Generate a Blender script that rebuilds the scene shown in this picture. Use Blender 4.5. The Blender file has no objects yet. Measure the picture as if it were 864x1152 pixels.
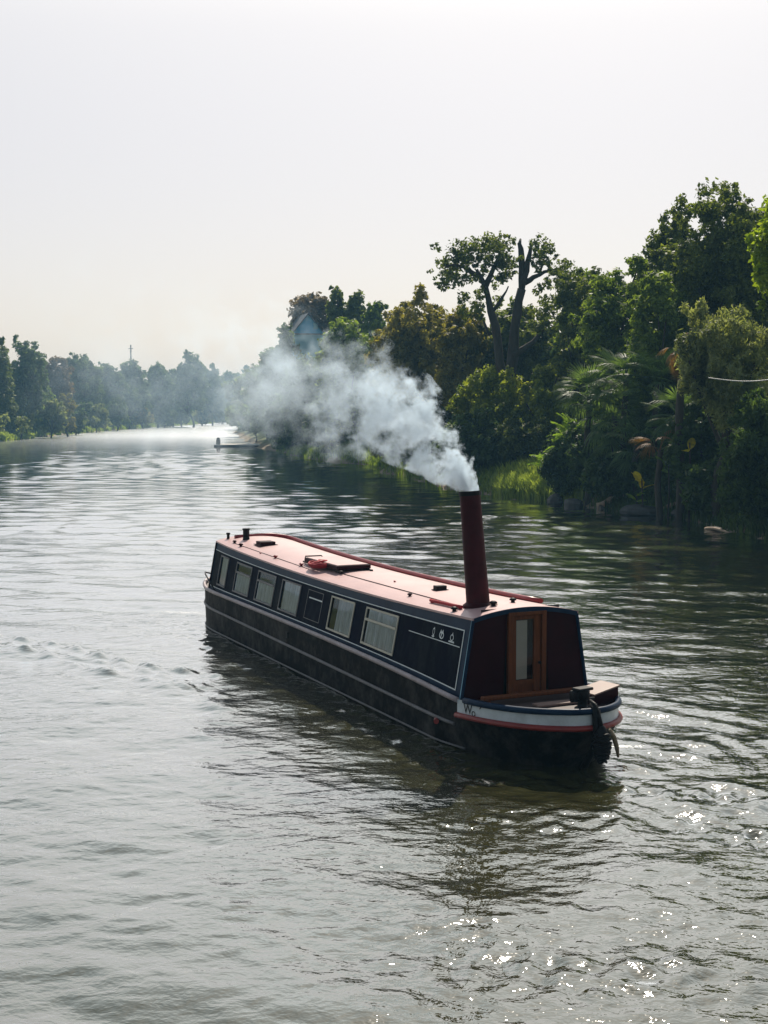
import bpy, math, random
import numpy as np
from math import sin, cos, radians, pi, sqrt, exp

C = bpy.context.scene.collection
sc = bpy.context.scene
F, PITCH, CH = 1500.0, 0.073202, 4.36      # focal length in pixels of an 864x1152 frame, camera pitch, camera height

# ------------------------------------------------------------------ helpers
def ray(px, py, Y):
    """World point at ground distance Y seen in the direction (px, py)."""
    cx, cy = (px - 432) / F, (576 - py) / F
    d = np.array([cx, cos(PITCH) + cy * sin(PITCH), -sin(PITCH) + cy * cos(PITCH)])
    d = d * (Y / d[1])
    return np.array([d[0], d[1], d[2] + CH])

def mesh_np(name, V, Fc, mat=None, parent=None, smooth=False, attr=None):
    """V (n,3); Fc = list of index lists, or an (m,k) array."""
    me = bpy.data.meshes.new(name)
    V = np.asarray(V, np.float32)
    if isinstance(Fc, np.ndarray):
        m, k = Fc.shape
        me.vertices.add(len(V)); me.vertices.foreach_set('co', V.ravel())
        me.loops.add(m * k); me.loops.foreach_set('vertex_index', Fc.astype(np.int32).ravel())
        me.polygons.add(m); me.polygons.foreach_set('loop_start', np.arange(0, m * k, k, dtype=np.int32))
        me.update(calc_edges=True)
    else:
        me.from_pydata(V.tolist(), [], [list(f) for f in Fc]); me.update()
    if smooth:
        me.polygons.foreach_set('use_smooth', np.ones(len(me.polygons), bool))
    if attr:
        for an, (dom, val) in attr.items():
            a = me.attributes.new(an, 'FLOAT', dom); a.data.foreach_set('value', np.asarray(val, np.float32))
    if mat: me.materials.append(mat)
    o = bpy.data.objects.new(name, me); C.objects.link(o)
    if parent: o.parent = parent
    return o

def thing(name, label, cat, loc=(0, 0, 0), rz=0, group=None):
    o = bpy.data.objects.new(name, None); C.objects.link(o)
    o.location = loc; o.rotation_euler = (0, 0, rz); o.empty_display_size = .2
    tag(o, label, cat, group); return o

def tag(o, label=None, cat=None, group=None, kind=None):
    if label: o['label'] = label
    if cat: o['category'] = cat
    if group: o['group'] = group
    if kind: o['kind'] = kind
    return o

class MB:
    def __init__(s): s.V = []; s.F = []
    def add(s, V, Fc):
        n = len(s.V); s.V += [tuple(map(float, v)) for v in V]; s.F += [[i + n for i in f] for f in Fc]; return s
    def box(s, c, size, rz=0, bev=0, rx=0, ry=0):
        x, y, z = [q / 2 for q in size]; b = min(bev, x * .9, y * .9, z * .9)
        P = []
        if b <= 0:
            P = [(i * x, j * y, k * z) for i in (-1, 1) for j in (-1, 1) for k in (-1, 1)]
            Fc = [(0, 1, 3, 2), (4, 6, 7, 5), (0, 4, 5, 1), (2, 3, 7, 6), (0, 2, 6, 4), (1, 5, 7, 3)]
        else:
            # loops of an octagonal profile in xy, stacked in z: a chamfered box
            def ring(dx, z0): return [(x - b - dx + b, -y + b, z0), (x - dx, y - b, z0), (x - b, y - dx, z0), (-x + b, y - dx, z0),
                                      (-x + dx, y - b, z0), (-x + dx, -y + b, z0), (-x + b, -y + dx, z0), (x - b, -y + dx, z0)]
            for dx, z0 in ((b, -z), (0, -z + b), (0, z - b), (b, z)): P += ring(dx, z0)
            Fc = [[7, 6, 5, 4, 3, 2, 1, 0], [24 + i for i in range(8)]]
            for r in range(3):
                for i in range(8): Fc.append((r * 8 + i, r * 8 + (i + 1) % 8, r * 8 + 8 + (i + 1) % 8, r * 8 + 8 + i))
        P = np.array(P)
        if rx: P = P @ np.array([[1, 0, 0], [0, cos(rx), -sin(rx)], [0, sin(rx), cos(rx)]]).T
        if ry: P = P @ np.array([[cos(ry), 0, sin(ry)], [0, 1, 0], [-sin(ry), 0, cos(ry)]]).T
        if rz: P = P @ np.array([[cos(rz), -sin(rz), 0], [sin(rz), cos(rz), 0], [0, 0, 1]]).T
        return s.add(P + np.array(c), Fc)
    def tube(s, pts, r, n=8, cap=True):
        pts = [np.array(p, float) for p in pts]; m = len(pts)
        rr = r if hasattr(r, '__len__') else [r] * m
        V = []; Fc = []; prev = None
        for i, p in enumerate(pts):
            t = pts[min(i + 1, m - 1)] - pts[max(i - 1, 0)]; t = t / (np.linalg.norm(t) + 1e-9)
            a = prev if prev is not None else (np.array([0, 0, 1.]) if abs(t[2]) < .9 else np.array([1., 0, 0]))
            a = a - t * a.dot(t); a /= np.linalg.norm(a) + 1e-9; prev = a; b = np.cross(t, a)
            for k in range(n):
                q = 2 * pi * k / n; V.append(p + rr[i] * (cos(q) * a + sin(q) * b))
        for i in range(m - 1):
            for k in range(n):
                Fc.append((i * n + k, i * n + (k + 1) % n, (i + 1) * n + (k + 1) % n, (i + 1) * n + k))
        if cap: Fc += [list(range(n))[::-1], list(range((m - 1) * n, m * n))]
        return s.add(V, Fc)
    def lathe(s, c, prof, n=20):
        V = []; Fc = []
        for r, z in prof:
            for k in range(n): V.append((c[0] + r * cos(2 * pi * k / n), c[1] + r * sin(2 * pi * k / n), c[2] + z))
        for i in range(len(prof) - 1):
            for k in range(n): Fc.append((i * n + k, i * n + (k + 1) % n, (i + 1) * n + (k + 1) % n, (i + 1) * n + k))
        Fc += [list(range(n))[::-1], list(range((len(prof) - 1) * n, len(prof) * n))]
        return s.add(V, Fc)
    def build(s, name, mat, parent=None, smooth=False):
        o = mesh_np(name, s.V, s.F, mat, parent)
        if smooth:
            for p in o.data.polygons: p.use_smooth = len(p.vertices) == 4
        return o

# ------------------------------------------------------------------ materials
def newmat(name):
    m = bpy.data.materials.new(name); m.use_nodes = True
    return m, m.node_tree.nodes, m.node_tree.links, m.node_tree.nodes['Principled BSDF']

def mat(name, col, rough=.5, metal=0, spec=.5, var=.15, scale=6, bump=0, bscale=40, dirt=None, dirt_amt=.4, dirt_scale=3, stretch=(1, 1, 1), coat=0):
    m, N, L, B = newmat(name)
    tc = N.new('ShaderNodeTexCoord'); mp = N.new('ShaderNodeMapping'); mp.inputs['Scale'].default_value = stretch
    L.new(tc.outputs['Object'], mp.inputs[0])
    n = N.new('ShaderNodeTexNoise'); n.inputs['Scale'].default_value = scale; n.inputs['Detail'].default_value = 6; n.inputs['Roughness'].default_value = .65
    L.new(mp.outputs[0], n.inputs['Vector'])
    cr = N.new('ShaderNodeMapRange'); cr.inputs[1].default_value = .3; cr.inputs[2].default_value = .7
    cr.inputs[3].default_value = 1 - var; cr.inputs[4].default_value = 1 + var; L.new(n.outputs[0], cr.inputs[0])
    mx = N.new('ShaderNodeVectorMath'); mx.operation = 'SCALE'; mx.inputs[0].default_value = col; L.new(cr.outputs[0], mx.inputs['Scale'])
    out = mx.outputs[0]
    if dirt:
        n2 = N.new('ShaderNodeTexNoise'); n2.inputs['Scale'].default_value = dirt_scale; n2.inputs['Detail'].default_value = 8; n2.inputs['Roughness'].default_value = .7
        L.new(mp.outputs[0], n2.inputs['Vector'])
        r2 = N.new('ShaderNodeMapRange'); r2.inputs[1].default_value = .45; r2.inputs[2].default_value = .72; r2.inputs[4].default_value = dirt_amt; L.new(n2.outputs[0], r2.inputs[0])
        md = N.new('ShaderNodeMix'); md.data_type = 'RGBA'; md.inputs[7].default_value = (*dirt, 1); L.new(r2.outputs[0], md.inputs[0]); L.new(out, md.inputs[6]); out = md.outputs[2]
    L.new(out, B.inputs['Base Color'])
    rr = N.new('ShaderNodeMapRange'); rr.inputs[3].default_value = max(0, rough - .08); rr.inputs[4].default_value = min(1, rough + .12); L.new(n.outputs[0], rr.inputs[0]); L.new(rr.outputs[0], B.inputs['Roughness'])
    B.inputs['Metallic'].default_value = metal; B.inputs['Specular IOR Level'].default_value = spec; B.inputs['Coat Weight'].default_value = coat
    if bump:
        n3 = N.new('ShaderNodeTexNoise'); n3.inputs['Scale'].default_value = bscale; n3.inputs['Detail'].default_value = 4; L.new(mp.outputs[0], n3.inputs['Vector'])
        b = N.new('ShaderNodeBump'); b.inputs['Strength'].default_value = bump; b.inputs['Distance'].default_value = .02; L.new(n3.outputs[0], b.inputs['Height']); L.new(b.outputs[0], B.inputs['Normal'])
    return m

def leafmat(name, col, col2, trans=.4, rough=.55):
    m, N, L, B = newmat(name)
    tc = N.new('ShaderNodeTexCoord'); n = N.new('ShaderNodeTexNoise'); n.inputs['Scale'].default_value = .55; n.inputs['Detail'].default_value = 3
    L.new(tc.outputs['Object'], n.inputs['Vector'])
    at = N.new('ShaderNodeAttribute'); at.attribute_name = 'var'
    r = N.new('ShaderNodeMapRange'); r.inputs[1].default_value = .35; r.inputs[2].default_value = .65; L.new(n.outputs[0], r.inputs[0])
    ad = N.new('ShaderNodeMath'); ad.operation = 'MULTIPLY_ADD'; ad.inputs[1].default_value = .55; ad.use_clamp = True
    L.new(at.outputs['Fac'], ad.inputs[0])
    h = N.new('ShaderNodeMath'); h.operation = 'MULTIPLY'; h.inputs[1].default_value = .55; L.new(r.outputs[0], h.inputs[0]); L.new(h.outputs[0], ad.inputs[2])
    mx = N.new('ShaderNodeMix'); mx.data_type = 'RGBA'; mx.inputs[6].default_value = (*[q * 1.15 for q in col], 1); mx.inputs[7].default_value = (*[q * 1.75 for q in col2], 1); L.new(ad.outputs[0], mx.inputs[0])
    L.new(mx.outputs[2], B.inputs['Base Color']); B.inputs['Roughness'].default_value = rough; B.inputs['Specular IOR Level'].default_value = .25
    t = N.new('ShaderNodeBsdfTranslucent')
    g = N.new('ShaderNodeVectorMath'); g.operation = 'MULTIPLY'; g.inputs[1].default_value = (1.9, 1.9, .8); L.new(mx.outputs[2], g.inputs[0]); L.new(g.outputs[0], t.inputs[0])
    ms = N.new('ShaderNodeMixShader'); ms.inputs[0].default_value = trans; L.new(B.outputs[0], ms.inputs[1]); L.new(t.outputs[0], ms.inputs[2])
    L.new(ms.outputs[0], N['Material Output'].inputs[0])
    return m

M = {}
LEAF = {
 'dark':   ((.020, .036, .008), (.098, .118, .026)),
 'mid':    ((.024, .052, .010), (.125, .165, .030)),
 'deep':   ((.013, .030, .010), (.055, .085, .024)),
 'olive':  ((.055, .058, .014), (.180, .155, .040)),
 'bright': ((.045, .080, .012), (.190, .210, .030)),
 'lime':   ((.080, .140, .012), (.180, .230, .020)),
 'grey':   ((.060, .080, .035), (.190, .205, .095)),
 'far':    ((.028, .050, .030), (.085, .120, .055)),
 'rust':   ((.060, .045, .028), (.110, .075, .045)),
 'palm':   ((.012, .034, .013), (.095, .140, .050)),
 'cycad':  ((.055, .110, .018), (.160, .230, .040)),
 'dead':   ((.110, .055, .022), (.200, .110, .045)),
 'yellow': ((.300, .260, .020), (.450, .360, .030)),
 'grass':  ((.090, .140, .030), (.200, .240, .060)),
}
def LM(k):
    if 'leaf_' + k not in M: M['leaf_' + k] = leafmat('leaf_' + k, *LEAF[k], trans=.45 if k not in ('dead',) else .3)
    return M['leaf_' + k]
M['bark'] = mat('bark', (.055, .045, .035), .9, var=.4, scale=5, bump=.8, bscale=14, stretch=(1, 1, .25))
M['wood_far'] = mat('dark_timber', (.05, .05, .05), .8, var=.3)

# ------------------------------------------------------------------ render, camera, light
sc.render.engine = 'CYCLES'
sc.render.resolution_x, sc.render.resolution_y = 768, 1024
sc.view_settings.view_transform = 'Standard'; sc.view_settings.look = 'None'; sc.view_settings.gamma = 1
sc.view_settings.use_curve_mapping = False; sc.view_settings.exposure = 0.08
cy = sc.cycles
cy.use_denoising = True
try: cy.denoiser = 'OPENIMAGEDENOISE'
except Exception: pass
cy.max_bounces = 6; cy.diffuse_bounces = 2; cy.glossy_bounces = 3; cy.transmission_bounces = 4; cy.transparent_max_bounces = 6; cy.volume_bounces = 1
cy.volume_step_rate = 1.0; cy.volume_max_steps = 160
cy.caustics_reflective = False; cy.caustics_refractive = False
cy.sample_clamp_indirect = 4; cy.sample_clamp_direct = 100

cam = bpy.data.cameras.new('camera'); co = bpy.data.objects.new('camera', cam); C.objects.link(co)
cam.sensor_fit = 'VERTICAL'; cam.sensor_height = 36; cam.sensor_width = 27; cam.lens = 36 * F / 1152
co.location = (0, 0, CH); co.rotation_euler = (pi / 2 - PITCH, 0, 0); cam.clip_end = 8000; cam.clip_start = .1
sc.camera = co

VEIL = 2.28
SUN_EL, SUN_AZ = radians(45), radians(9)            # azimuth clockwise from +Y
w = bpy.data.worlds.new('World'); sc.world = w; w.use_nodes = True
N, L = w.node_tree.nodes, w.node_tree.links
N.clear()
sky = N.new('ShaderNodeTexSky'); sky.sky_type = 'NISHITA'; sky.sun_disc = False
sky.sun_elevation = SUN_EL; sky.sun_rotation = SUN_AZ; sky.air_density = 1.0; sky.dust_density = 1.5; sky.ozone_density = 1.0; sky.altitude = 0
b1 = N.new('ShaderNodeBackground'); b1.inputs[1].default_value = .05; L.new(sky.outputs[0], b1.inputs[0])
# thin bright cloud veil over the whole sky, a little warmer low down
tc = N.new('ShaderNodeTexCoord'); sep = N.new('ShaderNodeSeparateXYZ'); L.new(tc.outputs['Generated'], sep.inputs[0])
mr = N.new('ShaderNodeMapRange'); mr.inputs[1].default_value = 0; mr.inputs[2].default_value = .5; L.new(sep.outputs[2], mr.inputs[0])
mx = N.new('ShaderNodeMix'); mx.data_type = 'RGBA'; mx.inputs[6].default_value = (.77, .61, .57, 1); mx.inputs[7].default_value = (.90, .86, .70, 1); L.new(mr.outputs[0], mx.inputs[0])
# the veil glows around the sun and is dimmer on the far side of the sky
dt = N.new('ShaderNodeVectorMath'); dt.operation = 'DOT_PRODUCT'; L.new(tc.outputs['Generated'], dt.inputs[0])
dt.inputs[1].default_value = (sin(SUN_AZ) * cos(SUN_EL), cos(SUN_AZ) * cos(SUN_EL), sin(SUN_EL))
gr = N.new('ShaderNodeFloatCurve'); cu = gr.mapping.curves[0]
for i_, (x_, y_) in enumerate([(0, .08), (.45, .13), (.78, .27), (.935, .29), (.975, .30), (1, .34)]):
    if i_ == 0: cu.points[0].location = (x_, y_)
    elif i_ == 5: cu.points[-1].location = (x_, y_)
    else: cu.points.new(x_, y_)
gr.mapping.update()
ma = N.new('ShaderNodeMath'); ma.operation = 'MULTIPLY_ADD'; ma.inputs[1].default_value = .5; ma.inputs[2].default_value = .5; L.new(dt.outputs['Value'], ma.inputs[0]); L.new(ma.outputs[0], gr.inputs['Value'])
gs = N.new('ShaderNodeMath'); gs.operation = 'MULTIPLY'; gs.inputs[1].default_value = VEIL; L.new(gr.outputs[0], gs.inputs[0])
# cooler and brighter cloud higher up
m3 = N.new('ShaderNodeMapRange'); m3.inputs[1].default_value = .3; m3.inputs[2].default_value = .6; L.new(sep.outputs[2], m3.inputs[0])
mx2 = N.new('ShaderNodeMix'); mx2.data_type = 'RGBA'; L.new(m3.outputs[0], mx2.inputs[0]); L.new(mx.outputs[2], mx2.inputs[6]); mx2.inputs[7].default_value = (.62, .76, .78, 1)
br = N.new('ShaderNodeFloatCurve'); cb_ = br.mapping.curves[0]; br.mapping.extend = 'HORIZONTAL'      # height of the sky -> brightness / 2
SKYC = [(0, .50), (.26, .50), (.34, .66), (.43, .60), (.56, .34), (.75, .16), (1, .12)]
for i_, (x_, y_) in enumerate(SKYC):
    if i_ == 0: cb_.points[0].location = (x_, y_)
    elif i_ == len(SKYC) - 1: cb_.points[-1].location = (x_, y_)
    else: cb_.points.new(x_, y_)
br.mapping.update(); L.new(sep.outputs[2], br.inputs['Value'])
b2x = N.new('ShaderNodeMath'); b2x.operation = 'MULTIPLY'; b2x.inputs[1].default_value = 2.0; L.new(br.outputs[0], b2x.inputs[0])
gb = N.new('ShaderNodeMath'); gb.operation = 'MULTIPLY'; L.new(gs.outputs[0], gb.inputs[0]); L.new(b2x.outputs[0], gb.inputs[1])
b2 = N.new('ShaderNodeBackground'); L.new(gb.outputs[0], b2.inputs[1]); L.new(mx2.outputs[2], b2.inputs[0])
ad = N.new('ShaderNodeAddShader'); L.new(b1.outputs[0], ad.inputs[0]); L.new(b2.outputs[0], ad.inputs[1])
wo = N.new('ShaderNodeOutputWorld'); L.new(ad.outputs[0], wo.inputs[0])

sl = bpy.data.lights.new('sun', 'SUN'); sl.energy = 5.0; sl.angle = radians(.6); sl.color = (1, .90, .77)
so = bpy.data.objects.new('sun', sl); C.objects.link(so)
from mathutils import Vector
sd = Vector((sin(SUN_AZ) * cos(SUN_EL), cos(SUN_AZ) * cos(SUN_EL), sin(SUN_EL)))
so.rotation_euler = sd.to_track_quat('Z', 'Y').to_euler(); so.location = sd * 60

# ------------------------------------------------------------------ river course and terrain
RY = np.array([-60, 0, 30, 47, 50, 56, 57.5, 63, 70, 90, 117, 135, 156, 192, 300, 467, 650, 720.])
RX = np.array([16, 15, 14, 13.4, 12.9, 12.2, 11.1, 9.1, 5.9, 2.0, -2.5, -8.2, -12.7, -19, -33, -51, -68, -84.])
LY = np.array([-60, 100, 211, 272, 363, 503, 690, 720.]); LX = np.array([-45, -52, -61, -67, -73, -78, -83, -84.])
def xr(y): return np.interp(y, RY, RX)
def xl(y): return np.interp(y, LY, LX)
_r = np.random.RandomState(3)
_ph = [( _r.uniform(-1, 1), _r.uniform(-1, 1), _r.uniform(0, 6.28), s) for s in (.05, .09, .16, .3, .55, .9, 1.3) for _ in range(3)]
def lnoise(x, y):
    v = 0
    for a, b, p, s in _ph: v = v + np.sin((a * x + b * y) * s * 3 + p) * (.05 / s) ** .6
    return v / 4
def ground_z(x, y):
    x = np.asarray(x, float); y = np.asarray(y, float)
    wob = lnoise(x * 2.3, y * 2.3) * np.clip(y / 60, .3, 2.5) * .5
    d = np.maximum(np.maximum(xl(y) - x, x - xr(y)), (y - 712) * .5) + wob
    z = np.interp(d, [-8, -1, 0, .5, 1.5, 4, 14, 60, 400], [-2.5, -.7, 0, .4, .8, 1.3, 2.4, 4.0, 6.0])
    return z + np.clip(d, 0, 3) * .18 * lnoise(x * 4, y * 4)
def grow(a, b, st, g):
    out = [a]
    while out[-1] < b: out.append(out[-1] + st); st *= g
    return out
xs = np.array(sorted(set([-1500, -900, -500, -300, -200, -150, -120] + list(np.arange(-100, -50, 1.5)) + list(np.arange(-50, 24, .8)) + list(grow(24, 1500, 1.2, 1.18)))))
ys = np.array(list(np.arange(-60, 40, 4)) + list(np.arange(40, 100, .8)) + list(grow(100, 1600, 1.0, 1.03)))
X, Y = np.meshgrid(xs, ys)
Z = ground_z(X, Y)
V = np.stack([X, Y, Z], -1).reshape(-1, 3)
def gridF(ny, nx):
    i = np.arange(ny - 1)[:, None] * nx + np.arange(nx - 1)[None]
    return np.stack([i, i + 1, i + nx + 1, i + nx], -1).reshape(-1, 4)
gm, N, L, B = newmat('bank_soil')
tc = N.new('ShaderNodeTexCoord'); n = N.new('ShaderNodeTexNoise'); n.inputs['Scale'].default_value = .35; n.inputs['Detail'].default_value = 9; n.inputs['Roughness'].default_value = .7
L.new(tc.outputs['Object'], n.inputs['Vector'])
cr = N.new('ShaderNodeValToRGB'); e = cr.color_ramp.elements; e[0].position = .35; e[0].color = (.05, .085, .02, 1); e[1].position = .62; e[1].color = (.13, .15, .05, 1)
L.new(n.outputs[0], cr.inputs[0])
sp = N.new('ShaderNodeSeparateXYZ'); L.new(tc.outputs['Object'], sp.inputs[0])
m1 = N.new('ShaderNodeMath'); m1.operation = 'MULTIPLY_ADD'; m1.inputs[1].default_value = 1.3; L.new(n.outputs[0], m1.inputs[0]); L.new(sp.outputs[2], m1.inputs[2])
m2 = N.new('ShaderNodeMapRange'); m2.inputs[1].default_value = .95; m2.inputs[2].default_value = 1.35; L.new(m1.outputs[0], m2.inputs[0])
mx = N.new('ShaderNodeMix'); mx.data_type = 'RGBA'; mx.inputs[6].default_value = (.25, .19, .12, 1); L.new(m2.outputs[0], mx.inputs[0]); L.new(cr.outputs[0], mx.inputs[7])
L.new(mx.outputs[2], B.inputs['Base Color']); B.inputs['Roughness'].default_value = .95
b = N.new('ShaderNodeBump'); b.inputs['Distance'].default_value = .15; b.inputs['Strength'].default_value = .7; L.new(n.outputs[0], b.inputs['Height']); L.new(b.outputs[0], B.inputs['Normal'])
tag(mesh_np('ground', V, gridF(len(ys), len(xs)), gm, smooth=True), 'grassy river banks', None, kind='structure')
# ------------------------------------------------------------------ boat frame
TH, BX, BY = 0.4309, 1.8669, 17.4866
U = np.array([-sin(TH), cos(TH)]); VV = np.array([cos(TH), sin(TH)])
def b2w(s, v): return np.array([BX, BY]) + s * U + v * VV
def w2b(x, y):
    dx, dy = x - BX, y - BY
    return dx * U[0] + dy * U[1], dx * VV[0] + dy * VV[1]

# ------------------------------------------------------------------ water
wx = np.array(sorted(set(list(-np.array(grow(11, 1400, .075, 1.022))) + list(np.arange(-11, 11, .07)) + list(grow(11, 1400, .075, 1.022)))))
wy = np.array([-60, -30, -10, 0, 4, 7] + list(np.arange(8.5, 21, .05)) + list(grow(21, 300, .05, 1.0045)) + list(grow(304, 1500, 2, 1.05)))
X, Y = np.meshgrid(wx, wy)
rs = np.random.RandomState(11)
Z = np.zeros_like(X)
dist = np.sqrt(X ** 2 + Y ** 2)
SPC = np.gradient(wy)[:, None] + 0 * X                     # row spacing: a wave is only built where the mesh can carry it
patch = .8 + .35 * lnoise(X * .8 + 9, Y * .5 + 4)          # calmer and rougher patches of the surface
for i in range(110):
    lam = .17 * (3.0 / .17) ** (rs.uniform(0, 1) ** 1.4)
    ang = rs.normal(radians(84), radians(30 + 28 * max(0, 1 - lam / .7))); k = 2 * pi / lam
    kx, ky = cos(ang) * k, sin(ang) * k
    amp = .0022 * lam ** .85
    q1, q2, q3, q4 = rs.uniform(-.9, .9), rs.uniform(-.7, .7), rs.uniform(0, 6), rs.uniform(0, 6.28)
    fade = np.clip(lam / SPC / 2.2 - 1, 0, 1)
    rows = np.where(fade[:, 0] > 0)[0]
    if len(rows) == 0: continue
    r1 = rows[-1] + 1; x_, y_ = X[:r1], Y[:r1]
    env = .65 + .65 * np.sin(x_ * q1 + y_ * q2 + q3)
    ph = kx * x_ + ky * y_ + q4
    wob = .9 * np.sin(x_ * .8 + i) + .9 * np.sin(y_ * .6 + 2 * i)
    Z[:r1] += amp * (1 + (.55 * np.clip((y_ - 24) / 40, 0, 1) if lam > .5 else 0)) * env * fade[:r1] * np.sin(ph + wob)
Z *= patch
# wake thrown off to the left: a chain of short humps in two rows
def ridge(p0, p1, wid, lam, amp, ph=0, skew=.5):
    p0 = np.array(p0); p1 = np.array(p1); d = p1 - p0; Ln = np.linalg.norm(d); d = d / Ln; n = np.array([-d[1], d[0]])
    a = (X - p0[0]) * d[0] + (Y - p0[1]) * d[1]; c = (X - p0[0]) * n[0] + (Y - p0[1]) * n[1]
    c = c + .12 * np.sin(a * 1.3 + ph)
    env = np.clip(a / 1.0 + .5, 0, 1) * np.clip((Ln - a) / 1.5 + .5, 0, 1)
    return amp * env * np.exp(-(c / wid) ** 2) * (.45 + .55 * np.sin(2 * pi * (a + skew * c) / lam + ph + .6 * np.sin(a * .9)))
def gpt(px, py):
    Yd = 6540 / (py - 466); return np.array([(px - 432) / F * Yd, Yd])
Z += ridge(gpt(-60, 706), gpt(235, 765), .13, .80, .085, 0, .9)
Z += ridge(gpt(-40, 722), gpt(255, 790), .13, .95, .055, 2., .9)
Z += ridge(gpt(-60, 714), gpt(245, 777), .10, .62, .045, 4., .9)
Z += ridge(gpt(60, 745), gpt(300, 812), .25, 1.6, .05, 1.)
s, v = w2b(X, Y)
# bow-wave arcs fanning out to the right of the near end
tip = b2w(-1.2, .3); dx, dy = X - tip[0], Y - tip[1]; r = np.sqrt(dx ** 2 + dy ** 2); an = np.arctan2(dy, dx)
sect = np.exp(-((an - radians(15)) / radians(45)) ** 2) * np.clip((r - .9) / .8, 0, 1) * np.exp(-r / 7)
Z += sect * .017 * (.5 + .8 * lnoise(X * 5, Y * 5 + 3)) * np.sin(2 * pi * (r - .12 * s) / .48 + 1.2 * np.sin(an * 4) + .5 * lnoise(X * 6, Y * 6) * 4)
# train of waves along the far (right) side
side = np.exp(-((v - 2.6) / 1.7) ** 2) * np.clip((s + 2) / 1.5, 0, 1) * np.clip((9 - s) / 4, 0, 1) * (v > .5)
Z += side * .013 * (.5 + .8 * lnoise(X * 4 + 7, Y * 5)) * np.sin(2 * pi * (v * .8 + s * .35) / .55 + 1.5 * lnoise(X * 3, Y * 3))
# churned water in front of the near end and to its right
def blob(px, py, rx, ry, rot=0):
    c = gpt(px, py); ax, ay = X - c[0], Y - c[1]
    a_ = cos(rot) * ax + sin(rot) * ay; b_ = -sin(rot) * ax + cos(rot) * ay
    return np.exp(-(a_ / rx) ** 2 - (b_ / ry) ** 2)
churn = 1.1 * blob(790, 905, 1.9, .4, -.5) + 1.1 * blob(860, 950, 1.5, .4, -.5) + .7 * blob(590, 935, .8, .45) + .5 * blob(680, 1110, 1.2, .5)
churn += np.clip(1 - np.abs(np.abs(v) - 1.3) / .9, 0, 1) * (s > -1.6) * (s < 12) * 1.1 * (.5 + .6 * lnoise(X * 7, Y * 7))
fine = np.zeros_like(X)
for i in range(36):
    lam = rs.uniform(.16, .40); ang = rs.uniform(0, 6.28); k = 2 * pi / lam
    fine += lam ** .9 * np.sin(k * (cos(ang) * X + sin(ang) * Y) + rs.uniform(0, 6.28) + np.sin(X * 2 + i) + np.sin(Y * 2.3 + 2 * i))
churn += .35 * blob(700, 1080, 3.2, 1.8)
Z += churn * fine * .0105 * (dist < 45)
# long wake streaks leaving to the lower right
for j, (p0, p1, wd, am) in enumerate([((690, 862), (960, 915), .16, .05), ((690, 880), (960, 985), .2, .045), ((640, 905), (900, 1060), .22, .03), ((700, 850), (960, 880), .15, .035)]):
    Z += ridge(gpt(*p0), gpt(*p1), wd, 1.5, am, j * 1.3, .8)
foam = .9 * blob(705, 846, .35, .10) + .75 * blob(200, 689, .9, .25, -.2) + .55 * blob(228, 693, .35, .3) + .45 * blob(745, 885, 1.1, .16, -.35)
hl = np.exp(-((v + 1.16) / .10) ** 2) * (s > -.5) * (s < 8)
foam += .38 * hl
foam += .25 * np.exp(-((v + 1.5) / .3) ** 2) * (s > 0) * (s < 6)
wm, N, L, B = newmat('river_water')
tc = N.new('ShaderNodeTexCoord')
def wnoise(scale, detail, st, dist_=0.3, rgh=.55):
    mp = N.new('ShaderNodeMapping'); mp.inputs['Scale'].default_value = st; mp.inputs['Rotation'].default_value = (0, 0, .12); L.new(tc.outputs['Object'], mp.inputs[0])
    n = N.new('ShaderNodeTexNoise'); n.inputs['Scale'].default_value = scale; n.inputs['Detail'].default_value = detail; n.inputs['Distortion'].default_value = dist_; n.inputs['Roughness'].default_value = rgh
    L.new(mp.outputs[0], n.inputs['Vector']); return n.outputs[0]
def mth(op, a, b_=None, c_=None, clamp=False):
    m_ = N.new('ShaderNodeMath'); m_.operation = op; m_.use_clamp = clamp
    for i_, q in enumerate((a, b_, c_)):
        if q is None: continue
        if isinstance(q, (int, float)): m_.inputs[i_].default_value = q
        else: L.new(q, m_.inputs[i_])
    return m_.outputs[0]
def mrange(a, f0, f1, t0, t1):
    m_ = N.new('ShaderNodeMapRange'); m_.inputs[1].default_value = f0; m_.inputs[2].default_value = f1; m_.inputs[3].default_value = t0; m_.inputs[4].default_value = t1
    L.new(a, m_.inputs[0]); return m_.outputs[0]
sepw = N.new('ShaderNodeSeparateXYZ'); L.new(tc.outputs['Object'], sepw.inputs[0])
big = wnoise(.12, 3, (.6, 1.2, 1)); pat = mrange(big, .4, .62, .65, 1.15)
h1 = wnoise(1.6, 5, (.8, 1.2, 1), .3); h2 = wnoise(6, 3, (.85, 1.15, 1), .2, .55)
b1_ = N.new('ShaderNodeBump'); b1_.inputs['Distance'].default_value = .11; L.new(h1, b1_.inputs['Height']); L.new(mth('MULTIPLY', mth('MULTIPLY', pat, .2), mrange(sepw.outputs[1], 20, 110, 1.0, .25)), b1_.inputs['Strength'])
b2_ = N.new('ShaderNodeBump'); b2_.inputs['Distance'].default_value = .022; L.new(h2, b2_.inputs['Height']); L.new(mth('MULTIPLY', mth('MULTIPLY', pat, .75), mrange(sepw.outputs[1], 16, 80, 1.0, .25)), b2_.inputs['Strength']); L.new(b1_.outputs[0], b2_.inputs['Normal'])
L.new(b2_.outputs[0], B.inputs['Normal'])
fa = N.new('ShaderNodeAttribute'); fa.attribute_name = 'foam'
fn = wnoise(22, 6, (1, 1, 1), 1.0, .7)
ff = mrange(mth('ADD', mth('MULTIPLY', fa.outputs['Fac'], .42), fn), .78, .9, 0, 1)
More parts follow.
